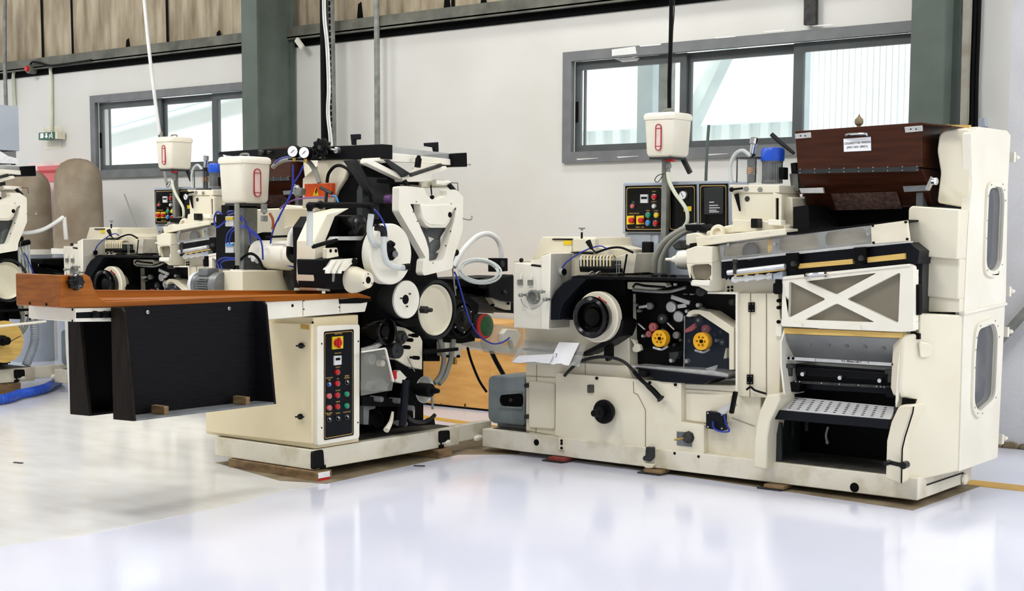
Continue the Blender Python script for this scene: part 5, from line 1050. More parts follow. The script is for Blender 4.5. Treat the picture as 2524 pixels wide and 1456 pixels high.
# ================================================================== control cabinet under the table
CC = thing('control_cabinet', 'cream control cabinet under the wooden table, with tall black button panel and red rotary switch', 'cabinet', (-7.1, 6.4, .194))
yc = PX((780, 1000), XF).y - .01; x0 = PY((508, 1060), yc).x; zt_ = PX((790, 781), XF).z; y2 = PX((887, 950), XF).y
b = MB(); b.box((x0, yc, .194), (XF - .01, y2, zt_)); cab = b.build('cabinet_body', 'cream_warm', CC, bev=.006)
b = fy([(507, 790), (767, 798), (768, 1094), (507, 1064)], yc - .03, .03)
o = b.build('cabinet_door', 'cream_warm', CC, bev=.005)
b = fy([(768, 792), (772, 792), (772, 1093), (768, 1092)], yc - .004, .004); b.build('door_gap', 'black', CC)
for p in ((737, 852), (735, 1027)): 
    l = lath_y(p, yc - .055, [(0, 0), (5, .002), (7, .01), (7, .03)], seg=14).build('door_lock', 'black', o)
    fy([(p[0] - 8, p[1] - 2), (p[0] + 9, p[1] - 1), (p[0] + 9, p[1] + 3), (p[0] - 8, p[1] + 2)], yc - .06, .02).build('lock_wing', 'black_gloss', l)
fy([(741, 798), (760, 800), (760, 812), (741, 810)], yc - .034, .006).build('rating_label', 'brass', o)
b = fx([(783, 803), (888, 798), (887, 1081), (783, 1099)], XF + .03, .045, r=.025); pf = b.build('panel_frame', 'white_moulding', CC, bev=.008, seg=3)
b = fx([(799, 817), (872, 811), (872, 1072), (799, 1085)], XF + .033, .006, r=.012); pp = b.build('button_panel', 'navy_black', CC)
def outline(q, X, m, par, w=.004):
    P = fillet([PX(p, X) for p in q], .012); b = MB(); cc = sum(P, V()) / len(P); b.prism(P, (-.002, 0, 0), [[cc + (p - cc) * (1 - w / (p - cc).length) for p in P]]); return b.build('gold_border', m, par)
outline([(801, 821), (869, 815), (869, 1069), (801, 1081)], XF + .035, 'gold_line', pp)
def btn(p, r, m, l=None, X=XF + .052, par=None, nm='push_button'):
    o = lath_x(p, X, [(0, 0), (r * .8, 0), (r, .004), (r, .02)], seg=18).build(nm, m, par or pp, l); lath_x(p, X - .01, [(r * 1.05, 0), (r * 1.2, .004), (r * 1.2, .01)], seg=18).build('bezel', 'steel', o); return o
def knob(p, r, m='black', X=XF + .055, par=None):
    o = lath_x(p, X - .012, [(0, 0), (r, 0), (r * 1.1, .004), (r * 1.1, .01)], seg=18).build('selector_knob', 'steel', par or pp)
    lath_x(p, X - .006, [(0, 0), (r * .85, 0), (r * .85, .006)], seg=18).build('knob_face', m, o)
    c = PX(p, X); k = mpp(c) * r; b = MB(); b.bar(c + V((-.003, -k * .1, k * .7)), c + V((-.003, k * .6, -k * .1)), .006, .004, up=(1, 0, 0)); b.build('knob_grip', 'button_white', o)
fx([(821, 830), (846, 828), (846, 858), (821, 861)], XF + .045, .012).build('switch_plate', 'yellow_label', pp)
o = lath_x((838, 845), XF + .075, [(0, 0), (8, 0), (10, .006), (10, .03)], seg=20).build('main_switch', 'red', pp, 'red rotary main switch'); fx([(835, 832), (840, 832), (840, 858), (835, 858)], XF + .085, .012).build('switch_grip', 'red', o)
m_ = fx([(825, 877), (842, 876), (842, 898), (825, 900)], XF + .045, .012).build('temperature_meter', 'button_white', pp); fx([(828, 882), (839, 881), (839, 887), (828, 888)], XF + .047, .004).build('display', 'black', m_)
for p in ((834, 917), (834, 945), (834, 974), (834, 1002)): btn(p, 6.3, 'red')
for p in ((814, 976), (814, 1005)): btn(p, 6.3, 'pink')
for p in ((857, 971), (857, 1000)): btn(p, 6.0, 'green')
for p in ((813, 947), (857, 942), (813, 1034), (835, 1031), (857, 1028)): knob(p, 5.5, 'blue' if p == (813, 947) else 'black')
for p in ((794, 847), (884, 841), (794, 1054), (883, 1041)): cyl_x(p, XF + .034, 2.2, .01).build('screw', 'black', pf)
for s, p in (('MAIN POWER', (834, 822)), ('DRUM TEMP', (833, 870)), ('SUPPLY', (833, 905)), ('AIR', (833, 933)), ('AUTOMATIC', (812, 931)), ('AIR', (812, 936)), ('DRUM', (855, 926)), ('HEATER', (855, 931)), ('BY AIR', (833, 962)), ('UPPER', (833, 990)), ('MACHINE', (811, 1018)), ('DRIVE', (811, 1022)), ('FILTER', (833, 1018)), ('CONTROLLER', (855, 1015))):
    words(s, 'panel_lettering', PX(p, XF + .0345), UY, UZ, .013 if len(s) < 8 else .0105, 'gold_line', pp)

# ================================================================== wooden delivery table
DT = thing('delivery_table', 'orange wooden delivery table with raised end, on a white beam', 'table', (-6.6, 5.5, 1.05))
XT = -6.40
e0 = PX((185, 776), XT); zb0, zb1 = PX((185, 793), XT).z, PX((185, 759), XT).z
xw = PY((70, 770), e0.y).x
b = fx([(185, 759), (300, 757), (667, 742), (905, 732), (907, 738), (905, 750), (900, 768), (667, 787), (185, 793)], XT, abs(xw - XT)); bm = b.build('beam', 'white_moulding', DT, bev=.004)
for a, c in (((746, 740), (747, 778)), ((838, 735), (838, 770))): 
    b = MB(); b.bar(PX(a, XT + .001), PX(c, XT + .001), .003, .003, up=(0, 1, 0)); b.build('seam', 'seam_line', bm)
for p in ((750, 741), (750, 762), (837, 738), (837, 757), (722, 753), (177, 763), (177, 790), (72, 786)): (cyl_x(p, XT + .004, 2 if p[0] != 722 else 4, .01) if p[0] > 200 else cyl_y(p, e0.y - .004, 3, .01)).build('screw', 'black', bm)
fx([(188, 770), (275, 766), (275, 783), (188, 784)], XT + .002, .01).build('slot', 'black', bm)
for x in (240, 265): lath_x((x, 775), XT + .03, [(0, 0), (7, 0), (9, .008), (9, .03)], seg=12).build('clamp_bolt', 'black_plate', bm)
fx([(838, 738), (915, 731), (917, 742), (890, 747), (838, 748)], XT + .01, .06).build('end_clip', 'black', bm)
zt2 = PX((267, 745), XT).z
b = fx([(147, 757), (150, 678), (213, 676), (222, 682), (228, 695), (232, 715), (244, 733), (262, 743), (300, 741), (640, 729), (880, 721), (914, 731), (914, 736), (880, 734), (640, 745), (265, 757)], XT + .015, .04); sb = b.build('side_board', 'wood_orange', DT, bev=.004)
q0 = PX((149, 757), XT + .015)
b = fy([(38, 673), (150, 678), (148, 757), (40, 752)], q0.y, .03); eb = b.build('end_board', 'wood_orange', DT, bev=.004)
for p in ((72, 747), (113, 750)): cyl_y(p, q0.y - .004, 4, .01).build('screw', 'black', eb)
xl = PY((40, 740), q0.y).x
yR = PX((890, 726), XT).y
b = MB(); b.prism([(xl, q0.y + .032, q0.z + .02), (XT, q0.y + .032, q0.z + .02), (XT, yR, PX((880, 734), XT).z + .005), (xl, yR, PX((880, 734), XT).z + .005)], (0, 0, .012)); b.build('table_floor', 'wood_orange', DT)
b = MB(); b.prism([(xl, q0.y + .35, q0.z + .02), (xl, yR, PX((880, 734), XT).z + .005), (xl, yR, PX((880, 724), XT).z + .01), (xl, q0.y + .35, q0.z + .07)], (.03, 0, 0)); b.build('side_board', 'wood_orange', DT, bev=.004)
c = PX((187, 695), XT + .05); k = mpp(c); b = MB()
rg = lambda x, f_: [c + V((x, math.cos(i * math.pi / 24) * (19 + 1.8 * math.cos(i * math.pi / 24 * 8)) * k * f_, math.sin(i * math.pi / 24) * (19 + 1.8 * math.cos(i * math.pi / 24 * 8)) * k * f_)) for i in range(48)]
b.loops([rg(.02, .5), rg(.025, .85), rg(.015, 1), rg(-.02, 1), rg(-.035, .7)]); kk_ = b.build('star_knob', 'black_gloss', DT)
cyl_x((187, 695), XT + .08, 7, .02).build('knob_hub', 'black_plate', kk_)

# ---- hanging black troughs
def trough(label, dX, dY, name='hanging_trough'):
    Xb = XT + .022; Yl = PX((276, 900), Xb).y
    lf = [PY(p, Yl) for p in ((274, 757), (298, 757), (304, 768), (329, 1038), (277, 1033))]
    lf[0].x = lf[4].x = Xb
    Yr = PX((681, 993), lf[3].x).y
    tr = [V((p.x, Yr, p.z)) for p in lf]
    if dX:                                                      # hangs under the beam, whose underside is not quite level
        u0, u1 = PX((185, 793), XT), PX((667, 787), XT)
        zu = lambda y: u0.z + (u1.z - u0.z) * (y - u0.y) / (u1.y - u0.y) - .006
        for P_, y in ((lf, Yl + dY), (tr, Yr + dY)):
            for i in range(3): P_[i].z = min(P_[i].z, zu(y) - .002 * i)
    T = thing(name, label, 'trough', (Xb + dX, (Yl + Yr) / 2 + dY, lf[4].z))
    off = V((dX, dY, 0)); t = .018
    b = MB(); b.prism([p + off for p in lf], (0, t, 0)); b.build('end_panel', 'wood_black_brown', T, bev=.002)
    b = MB(); b.prism([p + off for p in tr], (0, -t, 0)); b.build('end_panel', 'wood_black', T, bev=.002)
    b = MB(); b.prism([V((Xb, Yl + t, lf[4].z)) + off, V((Xb, Yr - t, lf[4].z)) + off, V((Xb, Yr - t, tr[0].z - .004 * (dX != 0))) + off, V((Xb, Yl + t, lf[0].z - .004 * (dX != 0))) + off], (.014, 0, 0)); b.build('back_panel', 'wood_black', T)
    zf = lf[3].z; b = MB(); b.prism([V((Xb, Yl + t, lf[4].z - .0)) + off, V((lf[3].x, Yl + t, zf)) + off, V((lf[3].x, Yr - t, zf)) + off, V((Xb, Yr - t, lf[4].z)) + off], (0, 0, .012)); b.build('shelf', 'grey_plate' if dX == 0 else 'wood_black', T)
    if dX == 0:
        for p in ((363, 769), (564, 760)): 
            cc = PX(p, Xb + .016); b = MB(); b.lathe(cc, UX, [(.011, 0), (.011, .006), (.006, .007), (.004, .002)], 14); b.build('washer', 'steel', T)
        for a, c_ in (((372, 1004), (416, 1021)), ((574, 981), (616, 996))):
            p = PX(c_, lf[3].x - .02); p.z = zf + .012; b = MB(); b.box(p + V((-.11, -.03, 0)), p + V((0, 0, .045))); b.build('wood_block', 'wood_block', T)
    else:
        w = lf[0] + off; zb_ = lf[4].z; b = MB(); b.prism([V((w.x - .03, w.y, w.z - .008)), V((w.x - .001, w.y, w.z - .008)), V((w.x - .001, w.y, zb_ + .01)), V((w.x - .008, w.y, zb_ + .01)), V((w.x - .014, w.y, zb_ + .2)), V((w.x - .026, w.y, zb_ + .34))], (0, .04, 0)); b.build('raw_board', 'white_paint_flake', T, 'pale unpainted edge board')
    return T
trough('black wooden trough hanging on the near side of the table, two wood blocks inside', 0, 0)
trough('black wooden trough behind, on the far side of the table, with pale chipped edge', -.36, -.02)

# ================================================================== water tanks
def tank(label, p_corner, yl, front, side, top, bot, gauge_side, lidtop, name='water_tank'):
    # p_corner: photo x of the near vertical edge; front / side: photo x of the outer edges
    xc = PY((p_corner, top), yl).x; c = PY((p_corner, top), yl); z1 = c.z; z0 = PY((p_corner, bot), yl).z
    xL = PY((front, (top + bot) / 2), yl).x; yR = PX((side, (top + bot) / 2), xc).y
    T = thing(name, label, 'water tank', ((xL + xc) / 2, (yl + yR) / 2, z0))
    def ringz(z, i): return [V((xL + i, yl + i, z)), V((xc - i, yl + i, z)), V((xc - i, yR - i, z)), V((xL + i, yR - i, z))]
    r4 = lambda z, i: fillet(ringz(z, i), .03, 4)
    b = MB(); b.loops([r4(z0, .035), r4(z0 + .012, .018), r4(z0 + .03, .01), r4(z1, 0)]); body_ = b.build('tank_body', 'tank_white', T)
    b = MB(); b.loops([r4(z1 - .002, -.006), r4(z1 + lidtop * .5, -.008), r4(z1 + lidtop * .85, -.002), r4(z1 + lidtop, .012)]); ld_ = b.build('tank_lid', 'tank_white', T)
    xm, ym = (xL + xc) / 2, (yl + yR) / 2; zt3 = z1 + lidtop
    b = MB(); b.tube([V((xm - .04, ym, zt3)), V((xm - .035, ym, zt3 + .02)), V((xm + .035, ym, zt3 + .02)), V((xm + .04, ym, zt3))], .007, 8, True, 4); b.build('lid_handle', 'galvanised', ld_)
    gh = (z1 - z0) * .35; gw = .024 if gauge_side == 'y' else .032; gz = (z0 + z1) / 2 + .005
    if gauge_side == 'y': P = V(((xL + xc) / 2 + .005, yl + .003, gz)); U = UX; N_ = -UY
    else: P = V((xc - .003, (yl + yR) / 2, gz)); U = UY; N_ = UX
    def stad(w, h): return [P + U * (w * math.cos(a)) + UZ * ((h - w) * (1 if math.sin(a) >= 0 else -1) + w * math.sin(a)) for a in [i * math.pi / 12 + .001 for i in range(24)]]
    b = MB(); b.prism(stad(gw, gh), N_ * .008, [stad(gw - .005, gh - .005)]); gr = b.build('level_gauge', 'red_line', T)
    b = MB(); b.prism(stad(gw - .004, gh - .004), N_ * .004); b.build('gauge_strip', 'pale_pink', gr)
    for s in (-1, 1):
        b = MB(); b.bar(P + UZ * s * (gh - .03) - U * gw + N_ * .006, P + UZ * s * (gh - .03) + U * gw + N_ * .006, .004, .004); b.build('gauge_mark', 'red_line', gr)
    b = MB(); b.box((xL + .03, yl + .03, z0 - .012), (xc - .03, yR - .03, z0 + .002)); b.build('support_plate', 'dark_grey', T)
    return T, V((xm, ym, z0))
YP = 8.4
T1, q1 = tank('white plastic water tank on a pole at right, before the big window, red level gauge', 1658, 8.2, 1586, 1706, 291, 386, 'y', .045)
zfoot = .7
b = MB(); b.bar(V((q1.x - .03, YP - .045, zfoot)), V((q1.x - .03, YP - .045, q1.z)), .04, .04); b.build('pole', 'galvanised', T1)
b = MB(); b.bar(V((q1.x + .06, q1.y + .1, q1.z)), V((q1.x + .12, q1.y + .1, q1.z - .1)), .025, .03); b.build('brace', 'iron', T1)
yv = q1.y - .02
b = MB(); p = PY((1648, 392), yv); b.cyl(p - V((0, 0, .09)), UZ, .013, .09); b.cyl(p - V((0, 0, .06)), UZ, .02, .03, 8); tv = b.build('tap', 'galvanised', T1)
b = MB(); b.bar(PY((1644, 396), yv - .03), PY((1661, 395), yv - .03), .03, .016); b.build('tap_handle', 'red', tv)
b = MB(); b.tube([PY(p, yv - .05) for p in ((1646, 424), (1650, 448), (1664, 476), (1682, 500), (1693, 520), (1694, 545), (1685, 560))], .013, 10); b.build('feed_hose', 'hose_cream', T1)
b = MB(); b.tube([PY(p, yv - .02) for p in ((1640, 428), (1622, 432), (1614, 444), (1622, 448), (1634, 432))], .003, 6); b.build('loose_wire', 'iron', T1)
T2, q2 = tank('large white water tank over the table at left, red level gauge facing right', 598, 6.5, 538, 669, 400, 501, 'x', .045)
b = MB(); b.tube([V((q2.x + .05, 6.512, ZCT + .3)), V((q2.x + .05, 6.512, q2.z))], .018, 12, False); b.build('pole', 'hose_grey', T2)
p = PY((651, 524), q2.y); b = MB()
b.cyl(V((p.x, p.y, p.z - .06)), UZ, .024, .04, 6); b.cyl(V((p.x, p.y, p.z + .0)), UZ, .022, .06, 6); b.tube([V((p.x, p.y, p.z)), V((p.x + .05, p.y - .04, p.z + .01))], .012, 8, False); tv = b.build('tap', 'galvanised', T2)
b = MB(); b.tube([PY(q, q2.y - .06) for q in ((665, 526), (672, 540), (673, 556), (671, 565))], .009, 8); b.build('tap_lever', 'copper_dark', tv)

# ================================================================== control board behind the maker

CB = thing('control_board', 'grey steel control board with three black instrument panels behind the right machine', 'control cabinet', (PY((1665, 560), YP).x, YP + .15, 0))
xa, xb_ = PY((1535, 500), YP).x, PY((1797, 500), YP).x; za, zb = PY((1540, 575), YP).z, PY((1536, 450), YP).z
b = MB(); b.box((xa, YP, za), (xb_, YP + .28, zb)); bx_ = b.build('case', 'grey_case', CB, bev=.006)
b = MB(); b.box((xa + .02, YP + .02, .7), (xb_ - .02, YP + .26, za)); b.build('pedestal', 'grey_case', CB, bev=.006)
b = fy([(1540, 576), (1604, 577), (1604, 616), (1540, 616)], YP + .014, .01); b.build('pedestal_panel', 'grey_case', CB, bev=.003)
b = fy([(1636, 448), (1647, 448), (1647, 575), (1636, 575)], YP - .012, .015); o = b.build('mullion', 'grey_case', CB)
for y in (475, 553): cyl_y((1641, y), YP - .018, 3.5, .02).build('lock', 'black', o)
pan = {}
for i, q in enumerate(([(1541, 458), (1636, 456), (1636, 571), (1541, 571)], [(1648, 456), (1716, 454), (1716, 572), (1648, 571)], [(1723, 453), (1794, 452), (1794, 572), (1723, 572)])):
    o = fy(q, YP - .008, .01).build('instrument_panel', 'black_gloss', CB); pan[i] = o
    q2_ = [(q[0][0] + 3, q[0][1] + 4), (q[1][0] - 4, q[1][1] + 4), (q[2][0] - 4, q[2][1] - 5), (q[3][0] + 3, q[3][1] - 5)]
    P = fillet([PY(p, YP - .0085) for p in q2_], .02); cc = sum(P, V()) / len(P); b = MB(); b.prism(P, (0, .002, 0), [[cc + (p - cc) * (1 - .006 / (p - cc).length) for p in P]]); b.build('gold_border', 'gold_line', o)
def by(p, r, m, par, l=None, nm='push_button'):
    o = lath_y(p, YP - .03, [(0, 0), (r * .8, 0), (r, .004), (r, .025)], seg=16).build(nm, m, par, l); lath_y(p, YP - .018, [(r, 0), (r * 1.25, .003), (r * 1.25, .01)], seg=16).build('bezel', 'steel', o)
by((1611, 485), 6, 'red', pan[0]); by((1610, 508), 5, 'button_white', pan[0]); by((1557, 508), 4.5, 'pink', pan[0]); by((1596, 530), 6, 'green', pan[0]); by((1616, 530), 6, 'yellow_label', pan[0]); by((1595, 549), 6, 'light_blue', pan[0]); by((1614, 550), 6, 'red', pan[0])
m_ = fy([(1578, 479), (1596, 479), (1596, 500), (1578, 500)], YP - .022, .016).build('temperature_meter', 'button_white', pan[0]); fy([(1580, 485), (1594, 485), (1594, 490), (1580, 490)], YP - .025, .004).build('display', 'black', m_)
for x in (1544, 1568):
    fy([(x, 532), (x + 18, 531), (x + 18, 552), (x, 553)], YP - .018, .012).build('switch_plate', 'yellow_label', pan[0]); lath_y((x + 9, 543), YP - .045, [(0, 0), (5, 0), (7, .005), (7, .03)], seg=16).build('rotary_switch', 'red', pan[0])
fy([(1557, 495), (1565, 495), (1565, 502), (1557, 502)], YP - .012, .005).build('small_label', 'iron', pan[0])
for s, p in (('STOP', (1612, 472)), ('SUPPLY', (1612, 497)), ('RUN', (1597, 519)), ('SLOW', (1617, 519)), ('MAIN SWITCH', (1563, 526)), ('DRIVE   FAN', (1577, 560))): words(s, 'panel_lettering', PY(p, YP - .0095), UX, UZ, .013, 'gold_line', pan[0])
c = PY((1682, 481), YP - .03); b = MB(); b.lathe(c, UY, [(10 * mpp(c), 0), (11 * mpp(c), .004), (11 * mpp(c), .03)], 24); g = b.build('gauge', 'steel', pan[1]); cyl_y((1682, 481), YP - .032, 9.5, .004).build('dial', 'paper', g)
b = MB(); b.bar(c + V((-.012, -.004, .018)), c + V((.01, -.004, -.012)), .003, .003, up=(0, 1, 0)); b.build('needle', 'ink', g)
fy([(1685, 509), (1704, 508), (1704, 520), (1685, 521)], YP - .011, .004).build('warning_label', 'yellow_label', pan[1])
b = fy([(1735, 463), (1782, 461), (1782, 528), (1735, 529)], YP - .02, .014, r=.01); sc = b.build('screen_box', 'dark_grey', pan[2], bev=.003)
for a, w in ((497, 12), (505, 22), (511, 26), (517, 18), (521, 24)): fy([(1748, a), (1748 + w, a - .5), (1748 + w, a + 2), (1748, a + 2.5)], YP - .0205, .002).build('screen_text', 'button_white', sc)
# ================================================================== the second line of machines behind, the same pair again
OFF = V((-5.55, .25, .06))
def again(o, label):
    c = copy_tree(o); c.location = o.location + OFF; c['label'] = label; return c
MK['group'] = 'cigarette makers'; TP['group'] = 'tipping machines'; CB['group'] = 'control boards'; T1['group'] = T2['group'] = 'water tanks'
again(MK, 'second cream cigarette making machine in the row behind, mostly hidden by the wooden table')
for o in [x for x in bpy.data.objects if x.name.startswith('finial')][1:]: bpy.data.objects.remove(o)
TP2 = again(TP, 'second tipping machine at the far left, cut by the picture edge')
for o in [x for x in TP2.children if x.name.startswith('suction_hose') and x.data.materials[0].name == 'hose_white']: bpy.data.objects.remove(o)
again(CB, 'second control board, behind the table, partly hidden by the left water tanks')
again(T1, 'smaller looking water tank on a pole before the left window')
# what only the far machine carries: rod hopper with white rods, a big paper reel, a ribbed hose, a rail
XB = XF + OFF.x
b = lath_x((12, 842), XB + .16, [(8, 0), (52, 0), (52, .02)], seg=48); rl2 = b.build('paper_reel', 'wood_pale', TP2, 'cream paper reel')
lath_x((20, 840), XB + .28, [(0, 0), (8, .0), (10, .01), (10, .06), (13, .07), (13, .12)], seg=18).build('reel_hub', 'black', rl2)
b = MB(); b.tube([PX((24, 842), XB + .27), PX((52, 827), XB + .27)], .004, 6, False); b.build('brake_pin', 'iron', rl2)
P0 = [PX(p, XB - .1) for p in ((84, 790), (86, 830), (80, 860), (64, 900))]
b = MB(); b.tube(P0, lambda t: .04 + .004 * math.sin(t * 150), 12, True, 24); b.build('ribbed_hose', 'grey_case', TP2)
b = MB(); b.tube([PX((-20, 806), XB + .4), PX((113, 792), XB + .4)], .012, 8, False); b.build('guard_rail', 'white_moulding', TP2)
for x in (46, 54, 62, 70):
    b = MB(); b.tube([PX((x, 602), XB), PX((x + 2, 640), XB), PX((x + 6, 680), XB)], .013, 8); b.build('glue_hose', 'clear_hose', TP2)
b = MB(); b.tube([PX((40, 603), XB + .02), PX((72, 596), XB + .02)], .025, 10, False); b.build('hose_manifold', 'black', TP2)
b = MB(); b.tube([PX(p, XB) for p in ((48, 575), (75, 573), (105, 566), (130, 553), (156, 535))], .02, 10); b.tube([PX((158, 535), XB), PX((163, 590), XB)], .022, 10, False); b.build('suction_hose', 'hose_white', TP2)
c = PX((47, 320), XB - .1); zt4, zm = PX((47, 262), XB - .1).z, PX((47, 372), XB - .1).z; zl = PX((47, 404), XB - .1).z
b = MB(); b.box((c.x - .5, c.y - .9, zm), (c.x, c.y, zt4)); b.build('hopper_hood', 'grey_case', TP2, 'pale blue-grey sheet hood', bev=.004)
b = MB(); b.box((c.x - .5, c.y - .9, zl), (c.x - .03, c.y - .02, zm)); b.build('hopper_glass', glass('hopper_dark', (60, 64, 68), .5), TP2)
b = MB(); b.loops([[V((c.x - .005, y, z)) for y, z in ((c.y - .9, zl), (c.y - .01, zl), (c.y - .01, zl + .05), (c.y - .12, zl + .07), (c.y - .2, zl + .11), (c.y - .4, zm - .02), (c.y - .9, zm - .01))], [V((c.x - .45, y, z)) for y, z in ((c.y - .9, zl), (c.y - .01, zl), (c.y - .01, zl + .05), (c.y - .12, zl + .07), (c.y - .2, zl + .11), (c.y - .4, zm - .02), (c.y - .9, zm - .01))]]); mat('rods', (250, 250, 250), .6, c2=(226, 228, 232), scale=60); o = b.build('filter_rods', 'rods', TP2, 'heap of white filter rods', stuff=True)
# timber under the machines
def block(name, a, c, m, label, group=None, bev=.004):
    b = MB(); b.box(a, c); o = b.build(name, m, bev=bev); return tag(o, label, 'timber', group)
q = PX((52, 960), XB + .02)
block('timber_block', (q.x - .6, q.y - .5, 0), (q.x, q.y, .118), 'wood_block', 'timber block under the corner of the far left machine, above the blue hose', 'timber packing')
yb_ = YB - .015; xA, xB_, xC_ = PZ((538, 1155), 0).x, PZ((674, 1172), 0).x, PZ((790, 1188), 0).x
block('wood_plank', (xA, yb_, 0), (xB_ - .004, yb_ + .12, .058), 'wood_block', 'worn wooden plank under the base below the cream cabinet, the left one of two', 'timber packing')
pk = block('wood_plank', (xB_ + .004, yb_ - .01, 0), (XF + .06, yb_ + .12, .058), 'wood_block', 'worn wooden plank with white sticker and red paint on its end', 'timber packing')
b = MB(); b.box((XF + .06, yb_, .018), (XF + .062, yb_ + .1, .054)); b.build('sticker', 'paper', pk); b = MB(); b.box((XF + .06, yb_, .001), (XF + .062, yb_ + .1, .017)); b.build('red_mark', 'red', pk)
q = PX((1110, 1110), XF + .05)
block('wood_plank', (q.x - .8, q.y - .12, 0), (q.x, q.y + .02, .058), 'wood_block', 'wooden plank under the far front foot of the tipping machine', 'timber packing')
for x, y, m, l in ((1412, 1130, 'red_paint', 'red painted wedge under the base of the right machine'), (1637, 1162, 'wood_block', 'small brown wedge under the middle of the right machine, beside the black latch'), (1903, 1208, 'wood_block', 'brown wooden wedge under the left arm of the open bay')):
    q = PZ((x, y), 0); T = thing('levelling_wedge', l, 'wedge', (q.x, q.y + .02, 0), 'levelling wedges')
    b = MB(); b.box((q.x - .1, YF - .07, 0), (q.x + .06, YF + .05, .01)); b.build('plate', 'iron', T)
    b = MB(); b.box((q.x - .06, YF - .06, .0105), (q.x + .075, YF + .05, .033)); b.build('wedge', m, T, bev=.003)
# blue hose on the floor
b = MB(); b.tube([PZ(p, .05) for p in ((-60, 990), (10, 983), (45, 972), (80, 965), (115, 955), (150, 935))], lambda t: .043 + .004 * math.sin(t * 260), 12, True, 30)
tag(b.build('floor_hose', 'blue'), 'thick ribbed blue hose lying on the floor at the far left', 'hose')
# litter on the floor
b = MB(); b.bar(PZ((1020, 1147), .004), PZ((1047, 1148), .004), .012, .006); tag(b.build('metal_sliver', 'dark_grey'), 'thin dark metal sliver on the floor before the tipping machine', 'scrap')
b = MB(); b.bar(PZ((35, 1139), .004), PZ((55, 1141), .004), .02, .006); tag(b.build('tape_scrap', 'stain_grey'), 'small grey scrap on the floor at far left, below the blue hose', 'scrap')
# plywood crate behind
q = PZ((1205, 1014), 0); zc = PY((1205, 800), q.y).z
CR = thing('plywood_crate', 'plain plywood crate on the floor behind, between the two machines', 'crate', (q.x - .7, q.y + .4, 0))
b = MB(); b.box((q.x - 1.6, q.y, .02), (q.x, q.y + .02, zc)); b.build('front_panel', 'plywood', CR)
b = MB(); b.box((q.x - .02, q.y + .022, .02), (q.x, min(q.y + .9, WY - .05), zc)); b.build('side_panel', 'plywood', CR)
b = MB(); b.box((q.x - 1.6, q.y + .022, zc - .02), (q.x - .022, min(q.y + .9, WY - .05), zc)); b.build('top_panel', 'plywood', CR)
b = MB(); b.box((q.x - 1.58, q.y + .01, 0), (q.x - .01, min(q.y + .88, WY - .06), .02)); b.build('skid', 'black', CR)
for x in (1087, 1146): 
    c = PY((x, 1000), q.y - .002); b = MB(); b.box(c + V((-.008, 0, -.02)), c + V((.008, .003, .02))); b.build('strap_mark', 'wood_dark', CR)
# coil of clear hose on the transfer bed, draped sheet on the ledge
c = PX((1182, 668), XF - .12); tl = V((.55, -.45, .75)).normalized(); a1 = tl.cross(UZ).normalized(); a2 = tl.cross(a1); k = mpp(c)
pts = [c + (a1 * math.cos(t) + a2 * math.sin(t) * .8) * (k * (50 - 5 * math.sin(t * .31))) + tl * (.004 * t / 6.28 - .01) for t in [i * .26 for i in range(122)]]
b = MB(); b.tube(pts, .007, 8, False); tag(b.build('hose_coil', 'clear_hose'), 'loose coil of clear plastic hose lying on the black transfer bed between the machines', 'hose')
DS = thing('draped_sheet', 'sheet of clear film with white paper, hung over the ledge left of the black wheel', 'sheet', PY((1350, 850), YF - .1))
def sheet(top, bot, y0, y1, m, nm, n=8):
    b = MB(); rows = []
    for i in range(n + 1):
        t = i / n; a = V((top[0][0] * (1 - t) + top[1][0] * t, top[0][1] * (1 - t) + top[1][1] * t, 0)); c = V((bot[0][0] * (1 - t) + bot[1][0] * t, bot[0][1] * (1 - t) + bot[1][1] * t, 0))
        w = .006 * math.sin(i * 2.1); p0 = PY((a.x, a.y), y0 + w); p1 = PY(((a.x + c.x) / 2, (a.y + c.y) / 2), (y0 + y1) / 2 - .02 + w); p2 = PY((c.x, c.y + 2 * math.sin(i * 1.7)), y1 + w)
        rows.append([p0, p1, p2, p2 + V((0, .002, .0)), p1 + V((0, .002, 0)), p0 + V((0, .002, 0))])
    b.loops(rows); return b.build(nm, m, DS)
sheet([(1290, 838), (1446, 847)], [(1259, 893), (1427, 902)], YF - .0, YF - .14, 'clear_plastic', 'plastic_film')
sheet([(1378, 843), (1428, 845)], [(1352, 895), (1402, 899)], YF - .02, YF - .146, 'paper', 'paper', 5)
sheet([(1279, 876), (1365, 872)], [(1262, 892), (1354, 894)], YF - .11, YF - .145, 'paper', 'paper', 5)
words('7', 'pen_mark', PY((1371, 877), YF - .16), UX, UZ, .04, 'ink', DS)

# ================================================================== things on and in front of the long wall
ES = thing('exit_sign', 'green emergency exit sign with arrow and running figure on the wall', 'exit sign', PY((118, 345), 10.28), None)
b = fy([(95, 327), (135, 325), (135, 342), (95, 345)], 10.26, .12); b.build('housing', 'green', ES) if False else b.build('housing', mat('sign_green', (28, 96, 62), .4), ES, bev=.004)
fy([(136, 325), (140, 324), (140, 342), (136, 342)], 10.262, .118).build('end_cap', 'cream', ES)
fy([(99, 329), (107, 328), (107, 340), (99, 341)], 10.257, .003).build('door_symbol', 'paper', ES)
b = MB(); b.prism([PY(p, 10.257) for p in ((112, 328), (116, 328), (116, 335), (119, 335), (114, 341), (109, 335), (112, 335))], (0, .003, 0)); b.build('arrow_symbol', 'paper', ES)
b = MB()
for a, c in (((125, 330), (123, 335)), ((123, 335), (121, 341)), ((123, 335), (128, 337)), ((128, 337), (130, 340)), ((125, 331), (121, 333)), ((125, 331), (130, 334))): b.bar(PY(a, 10.256), PY(c, 10.256), .004, .012, up=(0, 0, 1))
